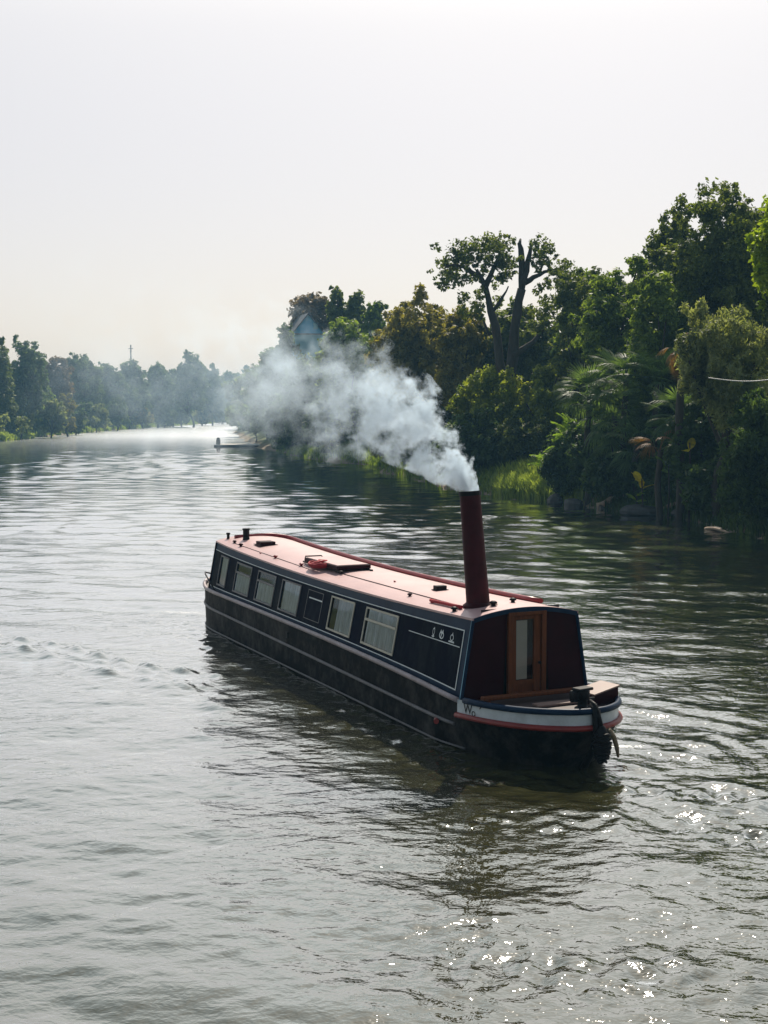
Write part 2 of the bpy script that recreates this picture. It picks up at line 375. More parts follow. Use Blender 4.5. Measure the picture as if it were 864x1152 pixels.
wc = N.new('ShaderNodeMix'); wc.data_type = 'RGBA'; wc.inputs[6].default_value = (.050, .050, .019, 1); wc.inputs[7].default_value = (.75, .76, .74, 1); L.new(ff, wc.inputs[0])
L.new(wc.outputs[2], B.inputs['Base Color'])
L.new(mth('MAXIMUM', mrange(ff, 0, 1, 0, .6), mrange(sepw.outputs[1], 110, 270, .05, .235)), B.inputs['Roughness'])     # fine chop too small to model, upstream
B.inputs['IOR'].default_value = 1.33
gs_ = N.new('ShaderNodeBsdfGlossy'); gs_.inputs['Color'].default_value = (.96, .97, .97, 1); L.new(b2_.outputs[0], gs_.inputs['Normal'])
L.new(B.inputs['Roughness'].links[0].from_socket, gs_.inputs['Roughness'])
fr_w = N.new('ShaderNodeFresnel'); fr_w.inputs[0].default_value = 1.45; L.new(b2_.outputs[0], fr_w.inputs['Normal'])
mw_ = N.new('ShaderNodeMixShader'); L.new(mth('MULTIPLY', mth('MINIMUM', mth('MULTIPLY_ADD', fr_w.outputs[0], 2.1, .02), .97), mrange(ff, 0, 1, 1, .15)), mw_.inputs[0]); L.new(B.outputs[0], mw_.inputs[1]); L.new(gs_.outputs[0], mw_.inputs[2]); L.new(mw_.outputs[0], N['Material Output'].inputs[0])
water = mesh_np('river_water', np.stack([X, Y, Z], -1).reshape(-1, 3), gridF(len(wy), len(wx)), wm, smooth=True, attr={'foam': ('POINT', np.clip(foam, 0, 1.2).ravel())})
tag(water, 'grey rippled river water', None, kind='structure')

# ------------------------------------------------------------------ the narrowboat
SB = 11.0                                                  # cabin length
def hg(s_): return .68 + .14 * (1 - exp(-max(s_, 0) / 2.5)) + (.07 * min(1, -s_ / 1.5) ** 1.3 if s_ < 0 else 0) + (.06 * (s_ - SB) if s_ > SB else 0)
def hr(s_): return 1.625 + .0036 * (s_ - 4.8) ** 2
def halfb(s_, k=1.0):
    """half beam of the hull at station s_; k<1 shrinks the ends for the lower sections"""
    t0, t1 = -1.62 * (.45 + .55 * k), SB + 1.35 * (.75 + .25 * k)
    a0, a1 = .55, SB - .9
    if s_ < a0: q = min(1, (a0 - s_) / (a0 - t0)); return 1.03 * (1 - q ** 2.3) ** (1 / 2.1) * (1 - (1 - k) * .55 * min(1, q * 1.3))
    if s_ > a1: q = min(1, (s_ - a1) / (t1 - a1)); return 1.03 * (1 - q ** 2.5) ** (1 / 2.2)
    return 1.03
def ends(k): return -1.62 * (.45 + .55 * k), SB + 1.35 * (.75 + .25 * k)
def hullring(fk, h_of, off=0.0, n=90):
    """closed ring of points round the hull, from the near tip along the left side to the far tip and back"""
    t0, t1 = ends(fk); P = []
    uu = np.linspace(0, 1, n)
    # denser at the ends
    ss = t0 + (t1 - t0) * (uu - .9 * np.sin(2 * pi * uu) / (2 * pi))
    L_ = [(s_, -halfb(s_, fk)) for s_ in ss]; R_ = [(s_, halfb(s_, fk)) for s_ in ss[::-1][1:-1]]
    pts = np.array(L_ + R_)
    nx = np.roll(pts, -1, 0) - np.roll(pts, 1, 0); nrm = np.stack([nx[:, 1], -nx[:, 0]], 1); nrm /= np.linalg.norm(nrm, axis=1)[:, None] + 1e-9
    cen = np.array([5.0, 0]); sg = np.sign((nrm * (pts - cen)).sum(1)); nrm *= sg[:, None]
    pts = pts + nrm * off
    return [(p[1], p[0], h_of(p[0])) for p in pts]
# boat-local axes: x = to the right (v), y = along the boat (s), z = up
boat = thing('narrowboat', 'long narrowboat with pink roof, dark panelled sides and tall maroon chimney', 'boat', (BX, BY, 0), TH)
def bm_(key, *a, **k): M[key] = mat(key, *a, **k); return M[key]
bm_('hull_black', (.010, .011, .012), .6, var=.35, scale=2.2, dirt=(.105, .096, .088), dirt_amt=.8, dirt_scale=2.0, bump=.25, bscale=9, stretch=(1.2, 1.1, 1.0), spec=.03)
bm_('hull_strake', (.13, .125, .13), .5, var=.3, scale=5, dirt=(.08, .07, .065), dirt_amt=.6)
bm_('guard_pink', (.40, .33, .335), .5, var=.2, scale=5, dirt=(.15, .12, .11), dirt_amt=.5)
bm_('navy_blue', (.006, .024, .058), .45, spec=.12, var=.2, scale=3, coat=0, dirt=(.05, .07, .09), dirt_amt=.3)
bm_('panel_dark', (.006, .0075, .018), .6, spec=.02, var=.4, scale=1.2, dirt=(.04, .048, .048), dirt_amt=.6, dirt_scale=1.6, stretch=(1.5, 1.3, .6))
bm_('coach_line', (.70, .74, .74), .5, var=.1)
bm_('edge_blue', (.18, .42, .55), .5, var=.1)
bm_('roof_pink', (.58, .37, .355), .38, var=.10, scale=3, dirt=(.38, .22, .21), dirt_amt=.6, bump=.15, bscale=60, dirt_scale=1.5)
bm_('rail_red', (.24, .014, .018), .35, var=.2, scale=8)
bm_('maroon', (.024, .0025, .005), .5, spec=.08, var=.25, scale=2.5, coat=0)
bm_('chimney_red', (.050, .007, .010), .55, spec=.12, var=.3, scale=4, dirt=(.03, .012, .012), dirt_amt=.6, bump=.1)
bm_('door_wood', (.135, .042, .014), .5, var=.35, scale=5, stretch=(6, 6, .6), spec=.15)
bm_('dark_inside', (.008, .008, .01), .6)
bm_('cream', (.62, .60, .50), .7, var=.05)
bm_('curtain_grey', (.74, .78, .80), .85, var=.3, scale=7, stretch=(1, 3, .15))
bm_('frame_tan', (.50, .46, .36), .45, var=.15)
bm_('band_white', (.62, .68, .70), .45, var=.1, scale=4, dirt=(.30, .32, .32), dirt_amt=.6)
bm_('strake_red', (.24, .022, .018), .4, var=.2)
bm_('iron_black', (.008, .008, .009), .5, spec=.15, var=.3, bump=.2)
bm_('rope_red', (.34, .02, .03), .8, var=.3, scale=30)
bm_('rope_tan', (.30, .24, .16), .9, var=.3, scale=40, bump=.4, bscale=90)
bm_('deck_tan', (.24, .15, .12), .55, var=.25, scale=5)
gl, N, L, B = newmat('window_glass')
B.inputs['Base Color'].default_value = (.02, .03, .03, 1); B.inputs['Roughness'].default_value = .04
tr = N.new('ShaderNodeBsdfTransparent'); tr.inputs[0].default_value = (.96, .97, .97, 1)
gg = N.new('ShaderNodeBsdfGlossy'); gg.inputs['Roughness'].default_value = .03; fr = N.new('ShaderNodeFresnel'); fr.inputs[0].default_value = 1.5
ms = N.new('ShaderNodeMixShader'); L.new(fr.outputs[0], ms.inputs[0]); L.new(tr.outputs[0], ms.inputs[1]); L.new(gg.outputs[0], ms.inputs[2]); L.new(ms.outputs[0], N['Material Output'].inputs[0])

# hull shell
levels = [(-.45, .3), (-.15, .52), (.02, .64), (.18, .77), (.34, .89), (.46, .97), (.52, 1.0)]
rings = [hullring(k, (lambda s_, z=z: z)) for z, k in levels] + [hullring(1.0, lambda s_: hg(s_) - .005)]
n = len(rings[0]); V = [p for r_ in rings for p in r_]; Fc = [(i * n + j, i * n + (j + 1) % n, (i + 1) * n + (j + 1) % n, (i + 1) * n + j) for i in range(len(rings) - 1) for j in range(n)]
Fc.append(list(range(n))[::-1])
hull = mesh_np('hull', V, Fc, M['hull_black'], boat)
for p in hull.data.polygons: p.use_smooth = len(p.vertices) == 4
hull['label'] = 'dark weathered steel hull'
# deck inside the gunwale
rg = hullring(1.0, lambda s_: hg(s_) - .04, -.03)
m = MB(); nn = 90
L_ = rg[:nn]; 
Vd = []; Fd = []
for i, p in enumerate(L_): Vd += [(p[0], p[1], p[2]), (-p[0], p[1], p[2])]
for i in range(nn - 1): Fd.append((2 * i, 2 * i + 1, 2 * i + 3, 2 * i + 2))
bm_('deck_dark', (.07, .045, .04), .6, var=.3); mesh_np('deck', Vd, Fd, M['deck_dark'], boat)
def closed_tube(ring, r, name, mt, sz=1.0, squash=1.0):
    pts = np.array(ring); V = []; Fc = []; n_ = len(pts); k = 8
    t = np.roll(pts, -1, 0) - np.roll(pts, 1, 0); t /= np.linalg.norm(t, axis=1)[:, None] + 1e-9
    for i in range(n_):
        side_ = np.cross(t[i], [0, 0, 1.]); side_ /= np.linalg.norm(side_) + 1e-9
        for q in range(k):
            a = 2 * pi * q / k; V.append(pts[i] + side_ * cos(a) * r + np.array([0, 0, 1]) * sin(a) * r * squash)
    for i in range(n_):
        for q in range(k): Fc.append((i * k + q, i * k + (q + 1) % k, ((i + 1) % n_) * k + (q + 1) % k, ((i + 1) % n_) * k + q))
    return mesh_np(name, V, Fc, mt, boat, smooth=True)
def open_tube(ring, r, name, mt, lo, hi, squash=1.0, both=True):
    """only the part of a hull ring whose station lies in lo..hi"""
    nn_ = 90; out = MB()
    L_ = [p for p in ring[:nn_] if lo <= p[1] <= hi]
    if lo < -1.7: path = [(-p[0], p[1], p[2]) for p in L_[::-1]] + L_[1:]; paths = [path]
    elif hi > SB + 2: path = L_ + [(-p[0], p[1], p[2]) for p in L_[::-1][1:]]; paths = [path]
    else: paths = [L_, [(-p[0], p[1], p[2]) for p in L_]]
    for P in paths:
        V = []; Fc = []; k = 8; pts = np.array(P)
        for i in range(len(pts)):
            t = pts[min(i + 1, len(pts) - 1)] - pts[max(i - 1, 0)]; t /= np.linalg.norm(t) + 1e-9
            sd_ = np.cross(t, [0, 0, 1.]); sd_ /= np.linalg.norm(sd_) + 1e-9
            for q in range(k):
                a = 2 * pi * q / k; V.append(pts[i] + sd_ * cos(a) * r + np.array([0, 0, 1]) * sin(a) * r * squash)
        for i in range(len(pts) - 1):
            for q in range(k): Fc.append((i * k + q, i * k + (q + 1) % k, (i + 1) * k + (q + 1) % k, (i + 1) * k + q))
        Fc += [list(range(k))[::-1], list(range((len(pts) - 1) * k, len(pts) * k))]
        out.add(V, Fc)
    o = out.build(name, mt, boat, True); return o
open_tube(hullring(1, lambda s_: hg(s_) - .01, .01), .035, 'gunwale', M['guard_pink'], -.02, 99, 1.1)['label'] = 'pale pinkish guard rail along the hull top'
open_tube(hullring(1, lambda s_: hg(s_) + .005, .005), .042, 'gunwale', M['navy_blue'], -99, -.02, 1.0)['label'] = 'dark blue rounded gunwale at the near end'
def hmid(s_): return .33 + .012 * s_
open_tube(hullring(.88, hmid, .012), .022, 'rubbing_strake', M['hull_strake'], .0, 99, 1.2)
open_tube(hullring(.655, lambda s_: .03, .012), .014, 'rubbing_strake', M['hull_strake'], -.1, 99)
def hred(s_): return .475 + .075 * min(1, max(0, -s_) / 1.5)
open_tube(hullring(1, hred, .02), .042, 'rubbing_strake', M['strake_red'], -99, .12, .9)['label'] = 'red rubbing strake round the near end'
# white band between gunwale and red strake
ra = hullring(1, hred, .006); rb = hullring(1, lambda s_: hg(s_), .006)
La = [p for p in ra[:90] if p[1] < .1]; Lb = [p for p in rb[:90] if p[1] < .1]
pa = [(-p[0], p[1], p[2]) for p in La[::-1]] + La[1:]; pb = [(-p[0], p[1], p[2]) for p in Lb[::-1]] + Lb[1:]
Vb = []; Fb = []
for a_, b_ in zip(pa, pb): Vb += [a_, b_]
for i in range(len(pa) - 1): Fb.append((2 * i, 2 * i + 2, 2 * i + 3, 2 * i + 1))
mesh_np('hull_band', Vb, Fb, M['band_white'], boat, smooth=True)['label'] = 'white painted band round the near end'

# cabin side surface (side = -1 left, +1 right)
def sp_(side, s_, t, off=0.0):
    b0, b1 = .965, .785
    # the cabin narrows a little towards the far end
    if s_ > 10.2: b0 -= .04 * (s_ - 10.2); b1 -= .04 * (s_ - 10.2)
    z0, z1 = hg(s_) - .03, hr(s_)
    nrm = np.array([z1 - z0, 0, b0 - b1]); nrm /= np.linalg.norm(nrm)
    p = np.array([b0 + (b1 - b0) * t, 0, z0 + (z1 - z0) * t]) + nrm * off
    return (side * p[0], s_, p[2])
TW0, TW1 = .16, .785
def s_at(px, py=None):
    # station on the left cabin side seen at image column px (mid height)
    lo, hi = -.5, 13
    for _ in range(50):
        md = (lo + hi) / 2; x_, y_ = b2w(md, -.88); z_ = 1.2
        d_ = y_ * cos(PITCH) - (z_ - CH) * sin(PITCH); q = 432 + F * x_ / d_
        if q < px: hi = md
        else: lo = md
    return md
wins = []
for x0_, x1_, kind in [(246.5, 256, 'blank'), (265, 282, 'hopper'), (289, 309, 'hopper'), (316, 337, 'blank'), (371, 397, 'open'), (410, 446, 'hopper2')]:
    wins.append((s_at(x1_), min(s_at(x0_), SB - .12), kind))
def grid_side(side, slist, tlist, off, mt, name, holes=(), thick=.012):
    V = []; Fc = []; nt = len(tlist); ns = len(slist)
    for off_ in (off, off - thick):
        for s_ in slist:
            for t in tlist: V.append(sp_(side, s_, t, off_))
    K = ns * nt
    def solid(i, j):
        if not (0 <= i < ns - 1 and 0 <= j < nt - 1): return False
        sm, tm = (slist[i] + slist[i + 1]) / 2, (tlist[j] + tlist[j + 1]) / 2
        return not any(a < sm < b_ and TW0 < tm < TW1 for a, b_ in holes)
    for i in range(ns - 1):
        for j in range(nt - 1):
            if not solid(i, j): continue
            q = [i * nt + j, (i + 1) * nt + j, (i + 1) * nt + j + 1, i * nt + j + 1]
            Fc += [q, [k + K for k in q[::-1]]]
            for (di, dj, a, b_) in ((-1, 0, 0, 3), (1, 0, 1, 2), (0, -1, 0, 1), (0, 1, 3, 2)):
                if not solid(i + di, j + dj): Fc.append([q[a], q[b_], q[b_] + K, q[a] + K])
    return mesh_np(name, V, Fc, mt, boat)
for side in (-1, 1):
    hs = [(a, b_) for a, b_, _ in wins]
    sl_ = sorted(set([0.0] + list(np.arange(.5, SB, .5)) + [SB] + [q for h_ in hs for q in h_]))
    tl_ = [0, .06, .105, TW0, .4, .6, TW1, .835, .9, 1.0]
    grid_side(side, sl_, tl_, 0, M['navy_blue'], 'cabin_side', hs, .03)
    sp2 = sorted(set([.17] + list(np.arange(.5, SB - .2, .5)) + [SB - .06] + [q for h_ in hs for q in h_]))
    grid_side(side, sp2, [.105, TW0, .4, .6, TW1, .835], .006, M['panel_dark'], 'side_panel', hs, .004)
    # coach lines
    m = MB()
    def strip(s0_, s1_, t0_, t1_, off=.010):
        k_ = max(1, int(abs(s1_ - s0_) / .5)); ss_ = np.linspace(s0_, s1_, k_ + 1); V = []; Fc = []
        for q in ss_: V += [sp_(side, q, t0_, off), sp_(side, q, t1_, off)]
        for i in range(k_): Fc.append((2 * i, 2 * i + 2, 2 * i + 3, 2 * i + 1))
        m.add(V, Fc)
    strip(.15, SB - .05, .090, .106); strip(.15, SB - .05, .832, .848); strip(.15, .172, .106, .832)
    strip(.22, 1.75, .615, .627)
    strip(s_at(362) + .02, s_at(347), .60, .625)
    m.build('coach_line', M['coach_line'], boat)
    m = MB()
    def vstrip(s0_, s1_):
        V = [sp_(side, s0_, 0, .006), sp_(side, s1_, 0, .006), sp_(side, s1_, 1, .006), sp_(side, s0_, 1, .006)]; m.add(V, [(0, 1, 2, 3)])
    vstrip(-.002, .022); m.build('corner_line', M['edge_blue'], boat)
    # faint painted-over hatch between two windows
    m = MB(); a, b_ = s_at(362), s_at(345)
    for (q0, q1, t0_, t1_) in ((a, a + .015, .2, .75), (b_ - .015, b_, .2, .75), (a, b_, .75, .762), (a, b_, .2, .212)):
        m.add([sp_(side, q0, t0_, .013), sp_(side, q1, t0_, .013), sp_(side, q1, t1_, .013), sp_(side, q0, t1_, .013)], [(0, 1, 2, 3)])
    m.build('side_hatch', M['hull_strake'], boat)
    for wi, (a, b_, kind) in enumerate(wins):
        w_ = thing('window', None, None); w_.parent = boat
        def fr_bar(mm, s0_, s1_, t0_, t1_, o0=.004, o1=.02):
            P = [sp_(side, q, t, o) for o in (o0, o1) for q, t in ((s0_, t0_), (s1_, t0_), (s1_, t1_), (s0_, t1_))]
            mm.add(P, [(0, 1, 2, 3), (7, 6, 5, 4), (0, 4, 5, 1), (1, 5, 6, 2), (2, 6, 7, 3), (3, 7, 4, 0)])
        e_ = .028; f_ = MB()
        fr_bar(f_, a, a + e_, TW0, TW1); fr_bar(f_, b_ - e_, b_, TW0, TW1); fr_bar(f_, a + e_, b_ - e_, TW0, TW0 + .035); fr_bar(f_, a + e_, b_ - e_, TW1 - .03, TW1)
        if kind.startswith('hopper'): fr_bar(f_, a + e_, b_ - e_, .56, .60, .004, .026)
        f_.build('frame', M['frame_tan' if kind in ('open', 'hopper2') else 'hull_strake'], w_)
        g_ = MB(); g_.add([sp_(side, a + e_, TW0 + .03, -.004), sp_(side, b_ - e_, TW0 + .03, -.004), sp_(side, b_ - e_, TW1 - .03, -.004), sp_(side, a + e_, TW1 - .03, -.004)], [(0, 1, 2, 3) if side > 0 else (3, 2, 1, 0)])
        g_.build('pane', gl, w_)
        # curtain, gathered into folds
        c0, c1, t_top = a + .01, b_ - .01, TW1
        if kind == 'open': c0, c1 = a + .02, a + (b_ - a) * .74
        if kind == 'hopper': t_top = .60
        k_ = 48; V = []; Fc = []
        for i in range(k_ + 1):
            q = c0 + (c1 - c0) * i / k_; fo = -.035 + (.026 * sin(i * .9) + .012 * sin(i * 2.3 + 1)) * (0.25 if kind == 'blank' else 1)
            V += [sp_(side, q, TW0 - .02, fo), sp_(side, q, t_top, fo * .9)]
        for i in range(k_): Fc.append((2 * i, 2 * i + 2, 2 * i + 3, 2 * i + 1))
        mesh_np('curtain', V, Fc, M['curtain_grey'], w_, smooth=True)
# dark lining inside so nothing shines through
m = MB()
for side in (-1, 1):
    m.add([sp_(side, .1, .02, -.16), sp_(side, SB - .1, .02, -.16), sp_(side, SB - .1, .95, -.16), sp_(side, .1, .95, -.16)], [(0, 1, 2, 3)])
m.build('cabin_lining', M['dark_inside'], boat)
# emblems: three small pale figures on the near panel
def side_poly(pts, s0_, t0_, sc_, off=.012):
    V = [sp_(-1, s0_ - x * sc_, t0_ + y * sc_ * .95, off) for x, y in pts]; m.add(V, [list(range(len(V)))])
def ringpoly(rx_, ry_, cx_, cy_, s0_, t0_, sc_, wid=.28, n_=14):
    for i in range(n_):
        a0_, a1_ = 2 * pi * i / n_, 2 * pi * (i + 1) / n_
        P = [(cx_ + rx_ * r_ * cos(a), cy_ + ry_ * r_ * sin(a)) for r_, a in ((1, a0_), (1, a1_), (1 - wid, a1_), (1 - wid, a0_))]
        side_poly(P, s0_, t0_, sc_)
e1, e2, e3 = s_at(485.5), s_at(494.5), s_at(506)
m = MB(); ringpoly(.35, .6, 0, .2, e1, .70, .09); side_poly([(-.5, -.6), (.1, -.75), (.45, -.5), (0, -.3)], e1, .70, .09); side_poly([(-.1, .6), (.15, 1.0), (.3, .6)], e1, .70, .09); m.build('emblem', M['coach_line'], boat)
m = MB(); ringpoly(.75, .6, 0, 0, e2, .70, .09, .3); side_poly([(-.7, .2), (-.3, .9), (-.1, .3)], e2, .70, .09); side_poly([(-.1, .3), (.3, .95), (.6, .2)], e2, .70, .09); side_poly([(-.35, -.5), (-.1, .4), (.15, .4), (-.1, -.5)], e2, .70, .09); m.build('emblem', M['coach_line'], boat)
m = MB(); ringpoly(.55, .5, 0, .1, e3, .70, .09, .3); side_poly([(-.95, -.65), (.9, -.65), (.8, -.4), (-.8, -.4)], e3, .70, .09); side_poly([(-.1, .55), (.1, .95), (.3, .5)], e3, .70, .09); m.build('emblem', M['coach_line'], boat)

# roof, cambered, in 24 cross strips, with a turned-down edge
def roof_z(s_, v_):
    b_ = .785; return hr(s_) + .105 * (1 - (v_ / b_) ** 2)
ns_, nv_ = 40, 18; V = []; Fc = []
ss_ = np.linspace(-.035, SB + .03, ns_)
for s_ in ss_:
    bb = .805 - (.04 * (s_ - 10.2) if s_ > 10.2 else 0)
    for q in np.linspace(-1, 1, nv_): V.append((q * bb, s_, roof_z(s_, q * .785) + .012))
Fc = gridF(ns_, nv_).tolist(); K = len(V)
V += [(x_, y_, z_ - .03) for x_, y_, z_ in V]; Fc += [[k + K for k in f[::-1]] for f in Fc]
for i in range(ns_ - 1):
    Fc.append((i * nv_, i * nv_ + K, (i + 1) * nv_ + K, (i + 1) * nv_)); j = nv_ - 1; Fc.append((i * nv_ + j, (i + 1) * nv_ + j, (i + 1) * nv_ + j + K, i * nv_ + j + K))
for j in range(nv_ - 1):
    Fc.append((j, j + 1, j + 1 + K, j + K)); q = (ns_ - 1) * nv_; Fc.append((q + j, q + j + K, q + j + 1 + K, q + j + 1))
roof = mesh_np('roof', V, Fc, M['roof_pink'], boat)
roof['label'] = 'faded pink cambered roof'
# end walls
def endwall(s_, nm, mt, off, door=None):
    V = []; Fc = []
    vs = np.linspace(-1, 1, 25)
    if door: vs = np.array(sorted(list(vs) + [door[0] / .785, door[1] / .785]))
    for q in vs:
        zt = roof_z(s_, q * .785) - .02; zb = hg(s_) - .035
        if door and door[0] - 1e-6 <= q * .785 <= door[1] + 1e-6: pass
        V += [(q * .965, s_ + off, zb), (q * .785, s_ + off, zt)]
    for i in range(len(vs) - 1):
        mid = (vs[i] + vs[i + 1]) / 2 * .785
        if door and door[0] < mid < door[1]: continue
        Fc.append((2 * i, 2 * i + 2, 2 * i + 3, 2 * i + 1))
    return mesh_np(nm, V, Fc, mt, boat)
endwall(0, 'end_wall', M['maroon'], -.004, (-.27, .30))
endwall(SB, 'end_wall', M['maroon'], .004)
# blue trim round the near end: arch and corner posts
m = MB(); arc = [(q * .79, -.02, roof_z(0, q * .785) - .018) for q in np.linspace(-1, 1, 25)]
V = []; Fc = []
for x_, y_, z_ in arc:
    V += [(x_, -.040, z_ + .028), (x_, -.040, z_ - .032), (x_, .0, z_ + .028), (x_, 0, z_ - .032)]
for i in range(24):
    a = 4 * i; Fc += [(a, a + 4, a + 5, a + 1), (a + 2, a + 3, a + 7, a + 6), (a, a + 2, a + 6, a + 4), (a + 1, a + 5, a + 7, a + 3)]
m.add(V, Fc)
for sd_ in (-1, 1):
    m.tube([(sd_ * .958, -.022, hg(0) - .02), (sd_ * .79, -.022, hr(0) - .02)], .024, 6)
m.build('end_trim', M['navy_blue'], boat)
# lining behind the end-wall doorway, the door, its frame
m = MB(); m.add([(-.6, .12, .6), (.6, .12, .6), (.6, .12, 1.8), (-.6, .12, 1.8)], [(0, 1, 2, 3)]); m.build('door_recess', M['dark_inside'], boat)
zb = hg(0) - .03; zt = roof_z(0, 0) - .055
door = thing('door', None, None, (0, 0, 0)); door.parent = boat
door['label'] = 'narrow orange-brown wooden door with tall glass'
fr_ = MB(); v0, v1 = -.275, .305
fr_.box(((v0 + .035), -.02, (zb + zt) / 2), (.07, .06, zt - zb - .015), bev=.006); fr_.box((v1 - .035, -.02, (zb + zt) / 2), (.07, .06, zt - zb - .015), bev=.006); fr_.box(((v0 + v1) / 2, -.024, zt - .02), (v1 - v0 - .002, .06, .05), bev=.006)
fr_.build('door_frame', M['door_wood'], door)
lf = MB(); d0, d1 = v0 + .075, v1 - .075
wv0, wv1, wz0, wz1 = -.145, .125, zb + .20, zt - .10
lf.box(((d0 + wv0) / 2, .0, (zb + zt) / 2 - .02), (wv0 - d0, .04, zt - zb - .06), bev=.004); lf.box(((wv1 + d1) / 2, .0, (zb + zt) / 2 - .02), (d1 - wv1, .04, zt - zb - .06), bev=.004)
lf.box(((wv0 + wv1) / 2, .001, (wz1 + zt - .05) / 2), (wv1 - wv0, .038, zt - .05 - wz1)); lf.box(((wv0 + wv1) / 2, .001, wz0 - .03), (wv1 - wv0, .038, .06)); lf.box(((wv0 + wv1) / 2, .012, zb + .07), (wv1 - wv0, .02, .14))
lf.build('door_leaf', M['door_wood'], door)
m = MB(); m.add([(wv0, -.004, wz0), (wv1, -.004, wz0), (wv1, -.004, wz1), (wv0, -.004, wz1)], [(0, 1, 2, 3)]); m.build('pane', gl, door)
m = MB(); m.add([(wv0 + .03, .03, wz0), (wv1 - .075, .03, wz0), (wv1 - .075, .03, wz1 - .02), (wv0 + .03, .03, wz1 - .02)], [(0, 1, 2, 3)]); m.build('blind', M['cream'], door)
m = MB(); m.lathe((d1 - .03, -.05, zb + .42), [(0.001, -.02), (.02, -.015), (.02, .015), (.001, .02)], 10); m.build('handle', M['iron_black'], door)

# handrails: the right one turns across the far end
m = MB(); rp = [(.70, s_, roof_z(s_, .70) + .055) for s_ in np.linspace(.75, 10.4, 24)]
rp += [(.62, 10.68, roof_z(10.6, .6) + .05), (.35, 10.78, roof_z(10.7, .35) + .045), (-.45, 10.78, roof_z(10.7, -.45) + .045)]
m.tube(rp, .038, 8)
for s_ in np.arange(1.0, 10.4, 1.1): m.box((.70, s_, roof_z(s_, .7) + .03), (.03, .06, .04))
m.build('handrail', M['rail_red'], boat, True)
m = MB(); m.tube([(-.62, s_, roof_z(s_, -.62) + .045) for s_ in np.linspace(.62, 1.55, 6)], .024, 8)
for s_ in (.66, 1.5): m.box((-.62, s_, roof_z(s_, -.62) + .02), (.03, .05, .05))
m.build('handrail', M['rope_red'], boat, True)['label'] = 'short bright red grab rail near the chimney'
# roof fittings
def on_roof(px, py):
    """boat-local (v, s) of the roof point seen at (px, py)"""
    s_, v_ = 5., 0.
    for _ in range(40):
        z_ = roof_z(s_, v_) + .01; d = ray(px, py, 1.0) - np.array([0, 0, CH]); k = (z_ - CH) / d[2]
        x_, y_ = d[0] * k, d[1] * k; s2, v2 = w2b(x_, y_); s_, v_ = .5 * s_ + .5 * s2, .5 * v_ + .5 * np.clip(v2, -.78, .78)
    return float(v_), float(s_)
def fit_box(px, py, size, mt, name, rz=0, lift=0):
    v_, s_ = on_roof(px, py); z_ = roof_z(s_, v_) + .012
    mm = MB(); mm.box((v_, s_, z_ + size[2] / 2 + lift), size, rz, .006); mm.box((v_, s_, z_ + .006), (size[0] * 1.25, size[1] * 1.25, .012)); return mm.build(name, M[mt], boat)
def mushroom(px, py, sc_=1, mt='iron_black'):
    v_, s_ = on_roof(px, py); z_ = roof_z(s_, v_) + .005
    mm = MB(); mm.lathe((v_, s_, z_), [(.03 * sc_, 0), (.03 * sc_, .04 * sc_), (.055 * sc_, .045 * sc_), (.05 * sc_, .065 * sc_), (.025 * sc_, .08 * sc_), (.002, .082 * sc_)], 14); mm.build('roof_vent', M[mt], boat, True)
fit_box(495, 664, (.17, .12, .07), 'iron_black', 'roof_box')
fit_box(299, 613, (.30, .30, .07), 'maroon', 'roof_box')
for px_, py_, s_c, k_ in [(511, 688, .9, 'iron_black'), (461, 671, .7, 'maroon'), (271, 615, .9, 'maroon'), (264, 611, .8, 'maroon'), (310, 628, .8, 'rail_red'), (339, 637, .8, 'rail_red'), (444, 655, .4, 'rail_red'), (555, 682, 1., 'iron_black'), (577, 678, .9, 'iron_black'), (609, 676, .7, 'iron_black'), (293, 623, .4, 'rail_red')]: mushroom(px_, py_, s_c, k_)
# sliding hatch: a dark red slab with a pale strip, raised on runners
v_, s_ = on_roof(388, 640); z_ = roof_z(s_, v_) + .012
hatch = thing('roof_hatch', None, None, (v_, s_, z_)); hatch.parent = boat
m = MB(); m.box((0, .35, .065), (.62, 1.5, .07), 0, .012); m.build('hatch_lid', M['maroon'], hatch)
m = MB()
for q in (-.27, .27): m.box((q, .35, .014), (.04, 1.75, .028))
m.build('runner', M['iron_black'], hatch)
m = MB(); m.box((0, .35, .104), (.56, 1.40, .008)); m.build('hatch_top', M['roof_pink'], hatch)
m = MB(); m.tube([(-.2, 1.35, .02), (-.15, 1.45, .08), (.15, 1.45, .08), (.2, 1.35, .02)], .014, 6); m.build('handle', M['iron_black'], hatch, True)
# stub flue and post at the far end
v_, s_ = on_roof(277, 607); m = MB(); m.lathe((v_, s_, roof_z(s_, v_)), [(.075, 0), (.07, .02), (.065, .05), (.065, .2), (.075, .205), (.075, .235), (.001, .24)], 18); m.build('stub_flue', M['iron_black'], boat, True)
v_, s_ = -.55, SB - .1; m = MB(); m.lathe((v_, s_, roof_z(s_, v_)), [(.04, 0), (.03, .02), (.03, .09), (.045, .1), (.04, .13), (.001, .135)], 12); m.build('post', M['iron_black'], boat, True)
